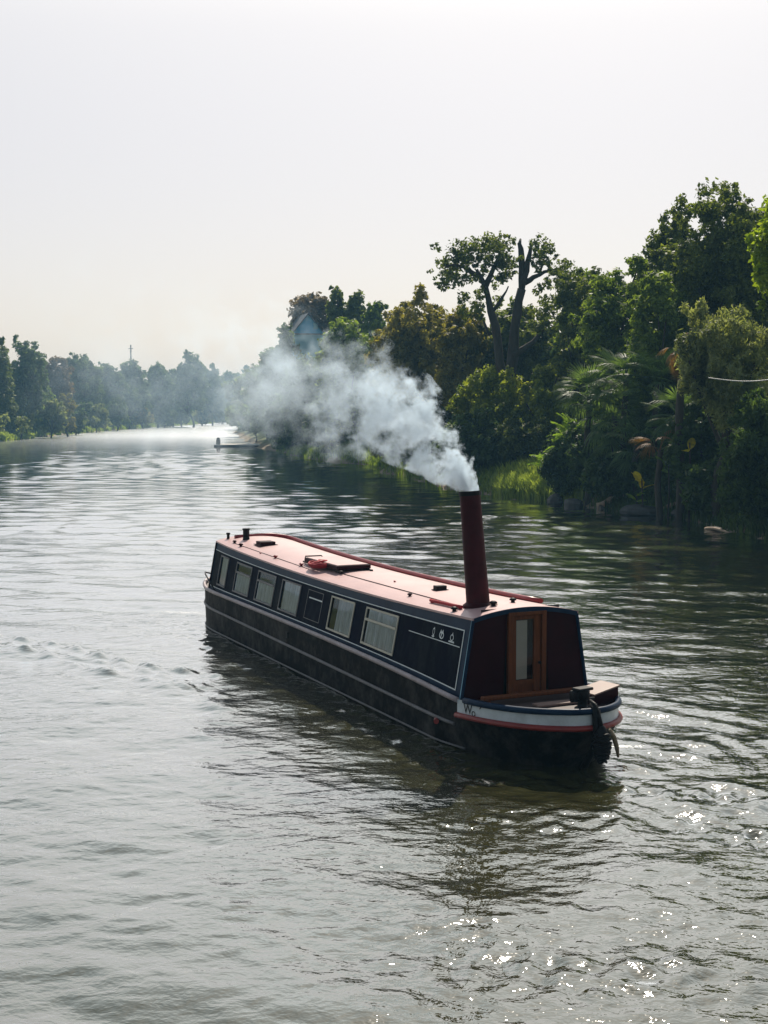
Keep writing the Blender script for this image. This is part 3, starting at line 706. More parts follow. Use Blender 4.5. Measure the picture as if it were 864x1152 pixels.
# chimney: tall, slightly leaning, tapered, with a darker rim and base collar
cb = ray(538, 686, 17.9); cbs, cbv = w2b(cb[0], cb[1]); cz = roof_z(cbs, cbv) + .005
ctop = ray(528.5, 553, 17.98); cts, ctv = w2b(ctop[0], ctop[1])
chim = thing('chimney', None, None, (0, 0, 0)); chim.parent = boat; chim['label'] = 'tall maroon chimney leaning slightly'
pb_ = np.array([cbv, cbs, cz]); pt_ = np.array([ctv, cts, ctop[2]])
m = MB(); k_ = 12; pp = [pb_ + (pt_ - pb_) * i / k_ for i in range(k_ + 1)]
rr_ = [.160 - .020 * i / k_ for i in range(k_ + 1)]
m.tube(pp, rr_, 28, cap=False); pi_ = [p for p in pp[::-1][:6]]; m.tube(pi_, [r_ - .012 for r_ in rr_[::-1][:6]], 28, cap=True); m.build('chimney_pipe', M['chimney_red'], chim, True)
m = MB(); m.tube([pt_ - (pt_ - pb_) * .035, pt_ + (pt_ - pb_) * .004], [.149, .149], 28, cap=False); m.build('rim', M['iron_black'], chim, True)
m = MB(); m.lathe((cbv, cbs, cz - .01), [(.215, 0), (.21, .02), (.175, .045), (.165, .06)], 28); m.build('collar', M['chimney_red'], chim, True)
bead = MB(); bead.lathe((cbv + .13, cbs - .2, cz - .01), [(.05, 0), (.05, .05), (.03, .07), (.001, .075)], 12); bead.build('chimney_stay', M['frame_tan'], boat, True)

# near-end deck gear
m = MB(); m.box((-.15, -.42, hg(-.5) + .05), (1.45, .10, .05), .0, .01); m.box((-.8, -.42, hg(-.5) + .0), (.06, .08, .06)); m.box((.5, -.42, hg(-.5) + .0), (.06, .08, .06)); m.build('bench', M['door_wood'], boat)['label'] = 'low wooden plank across the near deck'
m = MB(); m.box((.15, -.85, hg(-.8) - .01), (1.0, .16, .03), 0, .006); m.build('deck_board', M['deck_tan'], boat)['label'] = 'pale raised deck board'
# black bollard with a head, on the near tip
bx_, by_, bz_ = .02, -1.36, hg(-1.4)
m = MB(); m.lathe((bx_, by_, bz_ - .03), [(.10, 0), (.10, .03), (.065, .05), (.06, .13), (.085, .15), (.09, .24), (.08, .26), (.001, .265)], 18); m.box((bx_ - .09, by_ + .02, bz_ + .15), (.12, .12, .13), .3, .015); m.box((bx_, by_, bz_ + .235), (.24, .15, .035), .2, .01)
m.tube([(bx_ - .17, by_, bz_ + .10), (bx_ + .17, by_, bz_ + .10)], .022, 8); m.build('bollard', M['iron_black'], boat, True)
# stem post, rudder stock and chain down the tip
m = MB(); t0_ = ends(1)[0]
m.tube([(.02, t0_ + .06, hg(-1.5) + .06), (.02, t0_ - .04, hg(-1.5) + .02), (.02, t0_ - .07, .5), (.02, t0_ + .0, .3), (.02, t0_ + .18, .05), (.02, t0_ + .45, -.25)], [.05, .055, .055, .05, .045, .04], 10)
m.build('stem_post', M['iron_black'], boat, True)
crate = thing('deck_box', 'small dark red wooden box with pale slanted lid, on the boat\'s near deck', 'box', (0, 0, 0))
cw = b2w(-.95, .52); crate.location = (cw[0], cw[1], hg(-1) - .03); crate.rotation_euler = (0, 0, TH + .15)
m = MB(); m.add([(-.2, -.16, 0), (.2, -.16, 0), (.2, .16, 0), (-.2, .16, 0), (-.2, -.16, .13), (.2, -.16, .20), (.2, .16, .20), (-.2, .16, .13)], [(3, 2, 1, 0), (0, 1, 5, 4), (1, 2, 6, 5), (2, 3, 7, 6), (3, 0, 4, 7), (4, 5, 6, 7)])
m.build('box_body', M['maroon'], crate)
m = MB(); m.add([(-.22, -.18, .132), (.21, -.18, .207), (.21, .18, .207), (-.22, .18, .132), (-.22, -.18, .150), (.21, -.18, .225), (.21, .18, .225), (-.22, .18, .150)], [(3, 2, 1, 0), (0, 1, 5, 4), (1, 2, 6, 5), (2, 3, 7, 6), (3, 0, 4, 7), (4, 5, 6, 7)])
m.build('box_lid', M['deck_tan'], crate)
m = MB(); m.box((.23, 0, .17), (.03, .06, .07), 0, .008); m.build('latch', M['iron_black'], crate)
# rope fender hanging over the near tip
fx = b2w(ends(1)[0] - .16, .03)
fend = thing('rope_fender', 'black knotted rope fender hanging down over the white band at the boat\'s near tip', 'fender', (fx[0], fx[1], 0), TH)
m = MB(); rnd = random.Random(5)
prof = [(.001, .14), (.04, .16), (.07, .22), (.09, .30), (.10, .40), (.085, .50), (.05, .57), (.03, .60), (.001, .62)]
m.lathe((0, 0, 0), prof, 16)
for k_ in range(7):
    z_ = .17 + k_ * .055; r_ = np.interp(z_, [p[1] for p in prof], [p[0] for p in prof]) + .008
    m.tube([(r_ * cos(a), r_ * sin(a), z_ + .012 * sin(3 * a + k_)) for a in np.linspace(0, 2 * pi, 20)], .018, 6)
m.build('fender_body', M['iron_black'], fend, True)
m = MB(); m.tube([(0, 0, .58), (-.02, .04, .72), (-.02, .12, .84), (0, .28, .86)], .022, 8); m.build('hanging_rope', M['iron_black'], fend, True)
m = MB(); m.tube([(.09, -.02, .56), (.17, .0, .45), (.25, .05, .30), (.32, .12, .16)], [.02, .03, .028, .015], 8); m.build('loose_rope', M['rope_tan'], fend, True)
# curved grab hoop at the far end of the hull, left
m = MB(); m.tube([(-1.0, 10.35, hg(10.4)), (-1.02, 10.7, hg(10.5) + .18), (-.95, 11.2, hg(11) + .26), (-.8, 11.7, hg(11) + .24), (-.55, 12.0, hg(12) + .1)], .016, 8); m.build('hoop_rail', M['iron_black'], boat, True)
# small side fittings on the hull: dark outlet, red one
m = MB(); m.box((-1.035, s_at(330) - .1, .58), (.03, .10, .10), 0, .008); m.build('outlet', M['iron_black'], boat)
m = MB(); m.tube([(-1.03, .55, .30), (-1.10, .42, .30)], .035, 10); m.build('outlet', M['strake_red'], boat, True)
# marks painted on the white band
def text_mesh(txt):
    cu = bpy.data.curves.new('t', 'FONT'); cu.body = txt; cu.size = 1; ob = bpy.data.objects.new('t', cu); C.objects.link(ob)
    bpy.context.view_layer.update(); dg = bpy.context.evaluated_depsgraph_get(); me = bpy.data.meshes.new_from_object(ob.evaluated_get(dg))
    V = [tuple(q.co) for q in me.vertices]; Fc = [list(p.vertices) for p in me.polygons]
    bpy.data.objects.remove(ob); bpy.data.curves.remove(cu); bpy.data.meshes.remove(me); return V, Fc
ringL = np.array(hullring(1, lambda s_: .6, .012)[:90])
arc_ = np.r_[0, np.cumsum(np.linalg.norm(np.diff(ringL[:, :2], axis=0), axis=1))]
a_at = np.interp(-.16, ringL[:, 1], arc_)
m = MB()
def band_mark(txt, start, h0, size):
    V, Fc = text_mesh(txt); P = []
    for x_, y_, _ in V:
        q = a_at - (start + x_ * size); s_ = np.interp(q, arc_, ringL[:, 1]); v_ = np.interp(q, arc_, ringL[:, 0]); P.append((v_, s_, h0 + y_ * size))
    m.add(P, Fc)
for tx_, st_, h_, z_ in (('W', 0, .535, .175), ('o', .17, .52, .15), ('\u2019', .31, .50, .30)):
    m = MB(); band_mark(tx_, st_, h_, z_); m.build('name_mark', M['iron_black'], boat)

# red rope coil with its line lying along the roof
v_, s_ = on_roof(364, 641); wl = b2w(s_, v_)
rope = thing('rope_coil', 'heap of red mooring rope with its thin line running along the pink boat roof', 'rope', (wl[0], wl[1], roof_z(s_, v_) + .012), TH)
m = MB(); rr = random.Random(4); pts = []
for i in range(150):
    a = i * .33; r_ = .17 + .06 * sin(i * .23) + rr.uniform(-.015, .015)
    pts.append((r_ * cos(a) * .8, r_ * sin(a) * 1.3 + (.35 if i % 50 > 25 else 0) * .4, .02 + .07 * abs(sin(i * .11)) + .0004 * i))
m.tube(pts, .020, 6)
pts = [(.0 + .05 * sin(i * .9), .15 + .42 * i / 16, .03 + .045 * abs(sin(i * .8))) for i in range(17)]
m.tube(pts, .030, 6); m.build('coil', M['rope_red'], rope, True)
m = MB(); P = []
for q in np.linspace(0, 1, 20):
    px_, py_ = 378 + (523 - 378) * q, 644 + (684 - 644) * q; v2, s2 = on_roof(px_, py_); P.append((v2 - v_, s2 - s_, roof_z(s2, v2) - roof_z(s_, v_) + .008))
m.tube(P, .006, 5)
P = []
for q in np.linspace(0, 1, 14):
    px_, py_ = 262 + (348 - 262) * q, 611 + (641 - 611) * q; v2, s2 = on_roof(px_, py_); P.append((v2 - v_, s2 - s_, roof_z(s2, v2) - roof_z(s_, v_) + .008))
m.tube(P, .005, 5); m.build('line', M['iron_black'], rope)

# ------------------------------------------------------------------ vegetation
def leaves(rng, clumps, L_, cover, sub=14, squash=.95, sizevar=.35, droop=0.0, slim=.5):
    """clumps: (n,4) centres and radii -> one mesh of many small leaf faces"""
    clumps = np.asarray(clumps, float); Vs = []; var = []
    area = 4 * pi * clumps[:, 3] ** 2
    for (cx_, cy_, cz_, r_), ar in zip(clumps, area):
        n_ = int(cover * ar / (slim * L_ * L_ * 2)) + 6
        d = rng.normal(size=(sub, 3)); d /= np.linalg.norm(d, axis=1)[:, None]; 
        sc_ = d * r_ * rng.uniform(.45, .95, (sub, 1)); k = rng.randint(0, sub, n_)
        off = rng.normal(size=(n_, 3)); off /= np.linalg.norm(off, axis=1)[:, None] + 1e-9
        p = sc_[k] + off * (r_ * rng.uniform(.12, .42, (n_, 1)))
        out = p / (np.linalg.norm(p, axis=1)[:, None] + 1e-6)
        p[:, 2] *= squash
        if droop: p[:, 2] -= droop * rng.uniform(0, 1, n_) * r_
        p += [cx_, cy_, cz_]
        nr = out * .5 + off * .5 + rng.normal(size=(n_, 3)) * .55 + [0, 0, .35]; nr /= np.linalg.norm(nr, axis=1)[:, None]
        t = np.cross(nr, rng.normal(size=(n_, 3))); t /= np.linalg.norm(t, axis=1)[:, None] + 1e-9
        if droop: t[:, 2] -= droop * 1.2; t /= np.linalg.norm(t, axis=1)[:, None]
        b_ = np.cross(nr, t)
        s_ = L_ * (1 + rng.uniform(-sizevar, sizevar, (n_, 1)))
        q = np.stack([p - t * s_, p + b_ * s_ * slim - t * s_ * .15, p + t * s_, p - b_ * s_ * slim - t * s_ * .15], 1)
        Vs.append(q.reshape(-1, 3)); cv = rng.uniform(0, 1); sv = rng.uniform(-.35, .35, sub)
        var.append(np.clip(cv * .55 + .25 + sv[k] + rng.normal(size=n_) * .26, 0, 1))
    V = np.concatenate(Vs); va = np.concatenate(var)
    return V, np.arange(len(V)).reshape(-1, 4), va

def limbs(rng, base, targets, r0, mb, trunk_h=.45):
    base = np.array(base, float); T = np.array(targets); top = T.mean(0)
    k = 7; pts = []; fork = base + (top - base) * trunk_h; w_ = rng.normal(size=2) * .03 * np.linalg.norm(top - base)
    for i in range(k + 1):
        q = i / k; p = base + (fork - base) * q; p[0] += w_[0] * sin(q * pi); p[1] += w_[1] * sin(q * pi); pts.append(p)
    mb.tube(pts, [r0 * (1.35 - .35 * min(1, 3 * i / k)) * (1 - .35 * i / k) for i in range(k + 1)], 9)
    for t in T:
        m_ = 5; st = base + (fork - base) * rng.uniform(.75, 1.0); P = []
        mid = st + (t - st) * .5 + rng.normal(size=3) * .06 * np.linalg.norm(t - st) + [0, 0, .05 * np.linalg.norm(t - st)]
        for i in range(m_ + 1):
            q = i / m_; P.append((1 - q) ** 2 * st + 2 * q * (1 - q) * mid + q * q * t)
        mb.tube(P, [r0 * .5 * (1 - .85 * i / m_) + .012 for i in range(m_ + 1)], 6)

def plant(name, label, cat, px, Yd, top, hw, bot, key, L_=.2, cover=1.1, nclump=26, depth=None, gap=.3, flat=1.0, group=None, seed=0, droop=0, squash=.95, trunk=True, shape='round', clump_r=None, slim=.5):
    rng = np.random.RandomState(seed * 7 + int(abs(px)) + int(top))
    c = ray(px, 466, Yd); gx = c[0]; gz = float(ground_z(gx, Yd))
    ztop = ray(px, top, Yd)[2]; zbot = max(gz + .1, ray(px, bot, Yd)[2])
    a = hw / F * Yd; cz_ = (ztop + zbot) / 2; hz_ = (ztop - zbot) / 2
    nclump = int(nclump * 1.35); cr = (clump_r or min(a, hz_) * .34) * 1.12; dep = depth or max(a * .9, 1.0)
    P = []; tries = 0
    while len(P) < nclump and tries < 4000:
        tries += 1
        d = rng.normal(size=3); d /= np.linalg.norm(d); q = rng.uniform(0, 1) ** (1 / (2.0 + gap * 1.5))
        p = d * q
        if shape == 'cone': wd = 1.05 - .75 * (p[2] + 1) / 2; p[0] *= wd; p[1] *= wd
        if shape == 'spread': wd = .6 + .5 * (p[2] + 1) / 2; p[0] *= wd; p[1] *= wd
        if shape == 'column': p[0] *= .9
        if shape == 'dome' and p[2] < .2:
            k_ = np.hypot(p[0], p[1]) + 1e-6; w1 = rng.uniform(0, 1) ** .45; p[0] *= w1 / k_; p[1] *= w1 / k_
        r_ = cr * rng.uniform(.62, 1.15) * (1 - .25 * max(0, p[2]))
        pos = np.array([p[0] * (a - cr * .6), p[1] * dep, p[2] * (hz_ - cr * .6 * squash)])
        if all(np.linalg.norm(pos - o[:3]) > (cr * .50) for o in P): P.append(np.r_[pos, r_])
    P = np.array(P)
    # smaller twigs reaching out of and between the main clumps
    k_ = int(len(P) * 1.6); ii = rng.randint(len(P), size=k_); dd_ = rng.normal(size=(k_, 3)); dd_ /= np.linalg.norm(dd_, axis=1)[:, None]
    tw = np.c_[P[ii, :3] + dd_ * P[ii, 3:] * rng.uniform(.8, 1.35, (k_, 1)), P[ii, 3] * rng.uniform(.22, .5, k_)]
    tw[:, 0] = np.clip(tw[:, 0], -a, a); tw[:, 2] = np.clip(tw[:, 2], -hz_, hz_ * 1.0)
    V, Fc, va = leaves(rng, np.r_[P, tw], L_, cover, droop=droop, squash=squash, slim=slim)
    o = thing(name, label, cat, (gx, Yd, gz), 0, group)
    V[:, 2] += cz_ - gz
    V[:, 2] = np.maximum(V[:, 2], .02)
    cr_o = mesh_np('crown', V, Fc, LM(key), o, attr={'var': ('FACE', va)})
    mb = MB(); idx = rng.permutation(len(P))[:min(9, len(P))]
    tg = P[idx][:, :3] + [0, 0, cz_ - gz]
    limbs(rng, (0, 0, -.4), tg, max(.05, min(.45, (ztop - gz) * .022)), mb, .45)
    mb.build('trunk', M['bark'], o, True)
    return o
G1 = 'trees of the right bank'; G2 = 'trees of the hazy left bank'; G3 = 'far trees of the right bank'
S = [0]
def T(*a, **k): S[0] += 1; return plant(*a, seed=S[0], **k)
# near right bank, right to left
T('evergreen_tree', 'tallest dark evergreen tree with sky gaps near the right edge', 'tree', 812, 66, 188, 82, 400, 'dark', L_=.135, cover=.75, nclump=40, gap=.5, group=G1, clump_r=.95, shape='spread')
T('evergreen_tree', 'dense dark tree below and behind the tallest evergreen, right side', 'tree', 850, 72, 300, 90, 560, 'deep', L_=.2, cover=1.0, nclump=40, shape='dome', group=G1, clump_r=1.2)
T('broadleaf_tree', 'bright lime green leafy tree cut by the right edge of the photo', 'tree', 880, 47, 185, 34, 345, 'lime', L_=.125, cover=.8, nclump=30, gap=.6, group=G1, clump_r=.62)
T('deciduous_tree', 'round dark green tree just left of the tallest evergreen', 'tree', 702, 71, 268, 58, 500, 'mid', L_=.135, cover=.85, nclump=42, group=G1, clump_r=.85)
T('deciduous_tree', 'dull green tree with ragged top between broken trunk tree and the tall evergreens', 'tree', 655, 79, 285, 38, 470, 'dark', L_=.135, cover=.8, nclump=30, group=G1, clump_r=.8)
T('deciduous_tree', 'mid green small leaved tree under the tallest evergreen', 'tree', 742, 64, 305, 42, 470, 'mid', L_=.125, cover=.9, nclump=30, group=G1, clump_r=.7)
T('feathery_tree', 'pale grey green feathery tree drooping over the bank at right', 'tree', 815, 52.5, 326, 60, 480, 'grey', L_=.135, cover=.95, nclump=46, group=G1, clump_r=.55, droop=.5, slim=.26)
T('feathery_tree', 'drooping dark green foliage hanging to the water at the right edge', 'tree', 862, 47.5, 425, 50, 592, 'deep', L_=.125, cover=1.2, nclump=44, shape='dome', group=G1, clump_r=.55, droop=.6, slim=.28)
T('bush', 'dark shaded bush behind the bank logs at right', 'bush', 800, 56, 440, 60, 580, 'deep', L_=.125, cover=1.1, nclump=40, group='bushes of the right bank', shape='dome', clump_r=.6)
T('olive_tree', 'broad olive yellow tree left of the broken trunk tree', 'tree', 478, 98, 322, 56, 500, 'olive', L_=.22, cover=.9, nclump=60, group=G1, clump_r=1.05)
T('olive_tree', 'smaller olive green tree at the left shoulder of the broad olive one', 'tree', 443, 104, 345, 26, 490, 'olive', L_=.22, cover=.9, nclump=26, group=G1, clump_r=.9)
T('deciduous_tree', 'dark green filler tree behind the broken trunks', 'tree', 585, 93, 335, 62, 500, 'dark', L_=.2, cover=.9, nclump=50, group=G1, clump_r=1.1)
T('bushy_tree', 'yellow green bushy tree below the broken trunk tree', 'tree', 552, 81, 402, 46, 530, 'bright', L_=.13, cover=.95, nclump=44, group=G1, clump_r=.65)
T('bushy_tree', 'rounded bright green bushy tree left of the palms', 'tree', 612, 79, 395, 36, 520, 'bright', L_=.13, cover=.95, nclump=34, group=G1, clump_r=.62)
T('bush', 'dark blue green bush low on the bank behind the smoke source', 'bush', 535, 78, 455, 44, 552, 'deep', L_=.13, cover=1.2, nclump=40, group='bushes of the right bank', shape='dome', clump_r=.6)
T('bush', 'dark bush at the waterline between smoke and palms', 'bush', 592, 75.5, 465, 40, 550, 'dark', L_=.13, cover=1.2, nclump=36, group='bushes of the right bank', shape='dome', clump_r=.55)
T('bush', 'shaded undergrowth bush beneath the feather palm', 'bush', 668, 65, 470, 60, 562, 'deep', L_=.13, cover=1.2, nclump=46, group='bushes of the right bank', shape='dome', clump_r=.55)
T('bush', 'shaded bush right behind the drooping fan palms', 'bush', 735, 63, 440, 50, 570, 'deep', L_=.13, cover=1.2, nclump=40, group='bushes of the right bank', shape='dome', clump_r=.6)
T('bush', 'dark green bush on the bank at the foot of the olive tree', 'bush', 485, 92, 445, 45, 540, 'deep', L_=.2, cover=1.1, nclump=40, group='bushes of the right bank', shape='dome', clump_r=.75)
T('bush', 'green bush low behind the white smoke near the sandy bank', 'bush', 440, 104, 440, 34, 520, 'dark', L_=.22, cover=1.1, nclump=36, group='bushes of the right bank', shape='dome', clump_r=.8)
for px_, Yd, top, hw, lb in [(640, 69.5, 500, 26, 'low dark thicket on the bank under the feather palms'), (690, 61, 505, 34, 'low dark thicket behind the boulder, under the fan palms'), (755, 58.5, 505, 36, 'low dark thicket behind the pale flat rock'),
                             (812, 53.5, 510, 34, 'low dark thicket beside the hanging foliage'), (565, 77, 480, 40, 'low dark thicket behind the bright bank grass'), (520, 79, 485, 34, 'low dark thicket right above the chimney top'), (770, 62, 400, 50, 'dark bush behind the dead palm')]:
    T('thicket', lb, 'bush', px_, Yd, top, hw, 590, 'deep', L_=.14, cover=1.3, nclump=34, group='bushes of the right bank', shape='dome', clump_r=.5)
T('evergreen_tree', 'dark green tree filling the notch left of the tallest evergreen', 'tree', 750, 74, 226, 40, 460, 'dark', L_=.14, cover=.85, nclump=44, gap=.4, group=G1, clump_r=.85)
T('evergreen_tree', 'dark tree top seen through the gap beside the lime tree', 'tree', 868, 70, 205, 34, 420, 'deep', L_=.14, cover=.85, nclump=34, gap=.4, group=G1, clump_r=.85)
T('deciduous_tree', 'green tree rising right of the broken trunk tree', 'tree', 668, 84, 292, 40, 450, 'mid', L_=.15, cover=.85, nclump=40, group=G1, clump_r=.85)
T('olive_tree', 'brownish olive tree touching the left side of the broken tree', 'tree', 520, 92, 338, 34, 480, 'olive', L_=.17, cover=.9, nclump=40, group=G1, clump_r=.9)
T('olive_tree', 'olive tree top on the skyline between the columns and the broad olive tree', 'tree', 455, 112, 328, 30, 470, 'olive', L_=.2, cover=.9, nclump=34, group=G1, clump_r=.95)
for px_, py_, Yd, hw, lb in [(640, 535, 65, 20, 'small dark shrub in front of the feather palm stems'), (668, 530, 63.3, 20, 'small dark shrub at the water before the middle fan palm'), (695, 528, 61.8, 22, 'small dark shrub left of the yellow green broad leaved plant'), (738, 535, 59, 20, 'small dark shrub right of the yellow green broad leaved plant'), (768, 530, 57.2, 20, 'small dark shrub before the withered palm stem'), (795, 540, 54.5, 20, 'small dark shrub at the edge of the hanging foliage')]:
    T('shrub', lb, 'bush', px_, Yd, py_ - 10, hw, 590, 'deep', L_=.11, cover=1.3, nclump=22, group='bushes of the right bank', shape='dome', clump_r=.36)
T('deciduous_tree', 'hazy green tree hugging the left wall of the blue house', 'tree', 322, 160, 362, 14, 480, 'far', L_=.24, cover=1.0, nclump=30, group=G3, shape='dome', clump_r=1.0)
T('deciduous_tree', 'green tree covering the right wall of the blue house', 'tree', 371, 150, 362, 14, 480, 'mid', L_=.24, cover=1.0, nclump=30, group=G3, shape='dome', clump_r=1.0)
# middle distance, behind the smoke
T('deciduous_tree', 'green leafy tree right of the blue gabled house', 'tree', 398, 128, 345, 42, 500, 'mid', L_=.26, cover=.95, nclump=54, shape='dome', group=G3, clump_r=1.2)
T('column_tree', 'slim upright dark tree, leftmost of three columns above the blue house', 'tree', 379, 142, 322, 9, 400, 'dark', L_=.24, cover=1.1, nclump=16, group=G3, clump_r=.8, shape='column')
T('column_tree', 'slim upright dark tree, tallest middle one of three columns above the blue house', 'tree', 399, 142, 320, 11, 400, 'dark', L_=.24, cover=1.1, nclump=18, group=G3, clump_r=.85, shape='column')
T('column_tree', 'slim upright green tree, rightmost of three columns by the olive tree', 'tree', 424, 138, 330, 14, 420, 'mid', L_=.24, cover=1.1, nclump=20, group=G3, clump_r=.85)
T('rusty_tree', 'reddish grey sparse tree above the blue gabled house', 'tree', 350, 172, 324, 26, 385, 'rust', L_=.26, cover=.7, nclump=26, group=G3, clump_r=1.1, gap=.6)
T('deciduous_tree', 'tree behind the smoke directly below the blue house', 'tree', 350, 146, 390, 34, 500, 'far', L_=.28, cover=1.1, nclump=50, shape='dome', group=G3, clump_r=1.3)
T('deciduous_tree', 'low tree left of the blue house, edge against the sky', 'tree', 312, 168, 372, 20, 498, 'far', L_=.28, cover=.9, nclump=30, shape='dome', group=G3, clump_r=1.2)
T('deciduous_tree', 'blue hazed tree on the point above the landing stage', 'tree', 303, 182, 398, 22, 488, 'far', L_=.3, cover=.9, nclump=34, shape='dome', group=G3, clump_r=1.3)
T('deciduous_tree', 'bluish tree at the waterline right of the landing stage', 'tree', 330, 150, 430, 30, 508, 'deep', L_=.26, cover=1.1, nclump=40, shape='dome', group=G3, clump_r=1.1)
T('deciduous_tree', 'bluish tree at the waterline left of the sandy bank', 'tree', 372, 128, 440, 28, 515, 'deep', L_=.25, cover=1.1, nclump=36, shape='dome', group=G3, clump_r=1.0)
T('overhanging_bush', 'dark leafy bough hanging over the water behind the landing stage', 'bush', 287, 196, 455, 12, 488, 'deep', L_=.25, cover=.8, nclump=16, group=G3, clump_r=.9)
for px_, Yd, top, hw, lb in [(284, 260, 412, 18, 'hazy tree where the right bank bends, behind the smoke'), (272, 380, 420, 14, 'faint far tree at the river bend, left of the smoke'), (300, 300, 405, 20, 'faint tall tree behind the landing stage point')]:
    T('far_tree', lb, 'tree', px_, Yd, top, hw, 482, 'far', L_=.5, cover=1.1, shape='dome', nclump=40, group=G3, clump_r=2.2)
# left bank
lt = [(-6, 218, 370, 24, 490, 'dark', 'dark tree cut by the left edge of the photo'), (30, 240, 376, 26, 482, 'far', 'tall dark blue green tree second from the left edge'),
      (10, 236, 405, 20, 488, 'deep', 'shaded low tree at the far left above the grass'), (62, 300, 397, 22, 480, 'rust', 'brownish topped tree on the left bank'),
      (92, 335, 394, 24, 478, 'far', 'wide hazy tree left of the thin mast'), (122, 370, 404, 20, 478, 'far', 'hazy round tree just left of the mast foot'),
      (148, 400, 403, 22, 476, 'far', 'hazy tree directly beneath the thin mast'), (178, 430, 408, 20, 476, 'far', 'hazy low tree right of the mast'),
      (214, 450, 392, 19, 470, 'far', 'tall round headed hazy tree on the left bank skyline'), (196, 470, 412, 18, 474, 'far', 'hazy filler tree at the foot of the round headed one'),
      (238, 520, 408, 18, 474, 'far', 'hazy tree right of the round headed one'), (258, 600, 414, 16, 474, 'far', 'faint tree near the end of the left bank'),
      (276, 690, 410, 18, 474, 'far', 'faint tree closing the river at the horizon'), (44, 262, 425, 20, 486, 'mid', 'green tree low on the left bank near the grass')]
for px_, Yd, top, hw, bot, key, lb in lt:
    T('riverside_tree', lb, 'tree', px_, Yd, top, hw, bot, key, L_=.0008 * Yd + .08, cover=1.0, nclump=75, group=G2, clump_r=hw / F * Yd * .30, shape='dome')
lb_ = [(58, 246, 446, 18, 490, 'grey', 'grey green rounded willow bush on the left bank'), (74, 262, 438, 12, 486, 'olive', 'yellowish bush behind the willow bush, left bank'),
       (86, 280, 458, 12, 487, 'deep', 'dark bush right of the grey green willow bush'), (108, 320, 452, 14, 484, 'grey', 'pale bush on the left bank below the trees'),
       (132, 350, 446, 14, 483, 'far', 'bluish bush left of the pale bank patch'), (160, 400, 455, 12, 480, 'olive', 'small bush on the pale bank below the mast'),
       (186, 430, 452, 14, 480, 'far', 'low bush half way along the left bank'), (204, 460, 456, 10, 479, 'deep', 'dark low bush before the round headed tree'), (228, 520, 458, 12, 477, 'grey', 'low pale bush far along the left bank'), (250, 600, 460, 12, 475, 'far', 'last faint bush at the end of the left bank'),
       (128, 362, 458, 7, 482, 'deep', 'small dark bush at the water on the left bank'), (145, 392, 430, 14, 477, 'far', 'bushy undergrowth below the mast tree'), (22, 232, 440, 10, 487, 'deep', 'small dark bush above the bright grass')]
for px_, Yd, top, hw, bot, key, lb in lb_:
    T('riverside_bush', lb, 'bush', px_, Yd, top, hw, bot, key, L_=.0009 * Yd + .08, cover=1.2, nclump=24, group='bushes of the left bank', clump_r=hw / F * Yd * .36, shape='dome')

# woodland mass standing behind the single trees, too far to count
def wood(label, pts, hgt, key, L_, seed):
    rng = np.random.RandomState(seed); cl_ = []
    for x_, y_ in pts:
        g = float(ground_z(x_, y_))
        for k_ in range(7): cl_.append((x_ + rng.normal() * 3, y_ + rng.normal() * 3, g + hgt * rng.uniform(.05, .95), hgt * rng.uniform(.17, .28)))
    V, Fc, va = leaves(rng, cl_, L_, .9); tag(mesh_np('far_wood', V, Fc, LM(key), attr={'var': ('FACE', va)}), label, 'woodland', kind='stuff')
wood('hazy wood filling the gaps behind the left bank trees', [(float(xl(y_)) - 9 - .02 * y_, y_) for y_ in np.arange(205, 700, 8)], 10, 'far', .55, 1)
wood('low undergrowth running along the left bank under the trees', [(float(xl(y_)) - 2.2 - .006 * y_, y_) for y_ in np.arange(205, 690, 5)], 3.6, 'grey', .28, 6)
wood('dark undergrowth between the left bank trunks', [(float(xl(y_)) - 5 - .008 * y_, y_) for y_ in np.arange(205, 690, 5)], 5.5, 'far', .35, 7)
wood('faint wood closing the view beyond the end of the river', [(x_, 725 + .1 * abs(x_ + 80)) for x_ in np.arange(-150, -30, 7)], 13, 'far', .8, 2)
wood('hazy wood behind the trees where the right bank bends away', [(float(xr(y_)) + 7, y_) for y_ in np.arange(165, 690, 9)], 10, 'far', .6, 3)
wood('dark wood standing behind the right bank trees', [(float(xr(y_)) + 16 + 4 * sin(y_), y_) for y_ in np.arange(56, 170, 4)], 8, 'deep', .3, 4)

# the broken tree: a leafy leaning trunk and a dead forked trunk
def pw(px, py, Yd): return ray(px, py, Yd)
YB = 84; base = ray(572, 466, YB); bz = float(ground_z(base[0], YB))
bt = thing('broken_tree', 'old tree with leafy left trunk and snapped bare forked trunk against the sky', 'tree', (base[0], YB, bz))
Ob = np.array([base[0], YB, bz])
def path(pts, Yd=YB, wob=0):
    # extra points between the given ones, nudged sideways, so the wood bends and knuckles
    out = []
    for i in range(len(pts)):
        out.append(ray(pts[i][0], pts[i][1], Yd) - Ob)
        if i + 1 < len(pts): out.append(ray((pts[i][0] + pts[i + 1][0]) / 2 + rjit.uniform(-1.6, 1.6), (pts[i][1] + pts[i + 1][1]) / 2, Yd + rjit.uniform(-.3, .3)) - Ob)
    return out
def wr(r):
    o_ = []
    for i in range(len(r)):
        o_.append(r[i] * .85 * rjit.uniform(.92, 1.1))
        if i + 1 < len(r): o_.append((r[i] + r[i + 1]) / 2 * .85 * rjit.uniform(.85, 1.15))
    return o_
rjit = random.Random(8)
m = MB()
m.tube(path([(576, 520), (572, 470), (566, 425), (560, 385), (552, 350), (546, 322), (536, 303)]), wr([.5, .42, .36, .31, .27, .21, .12]), 10)
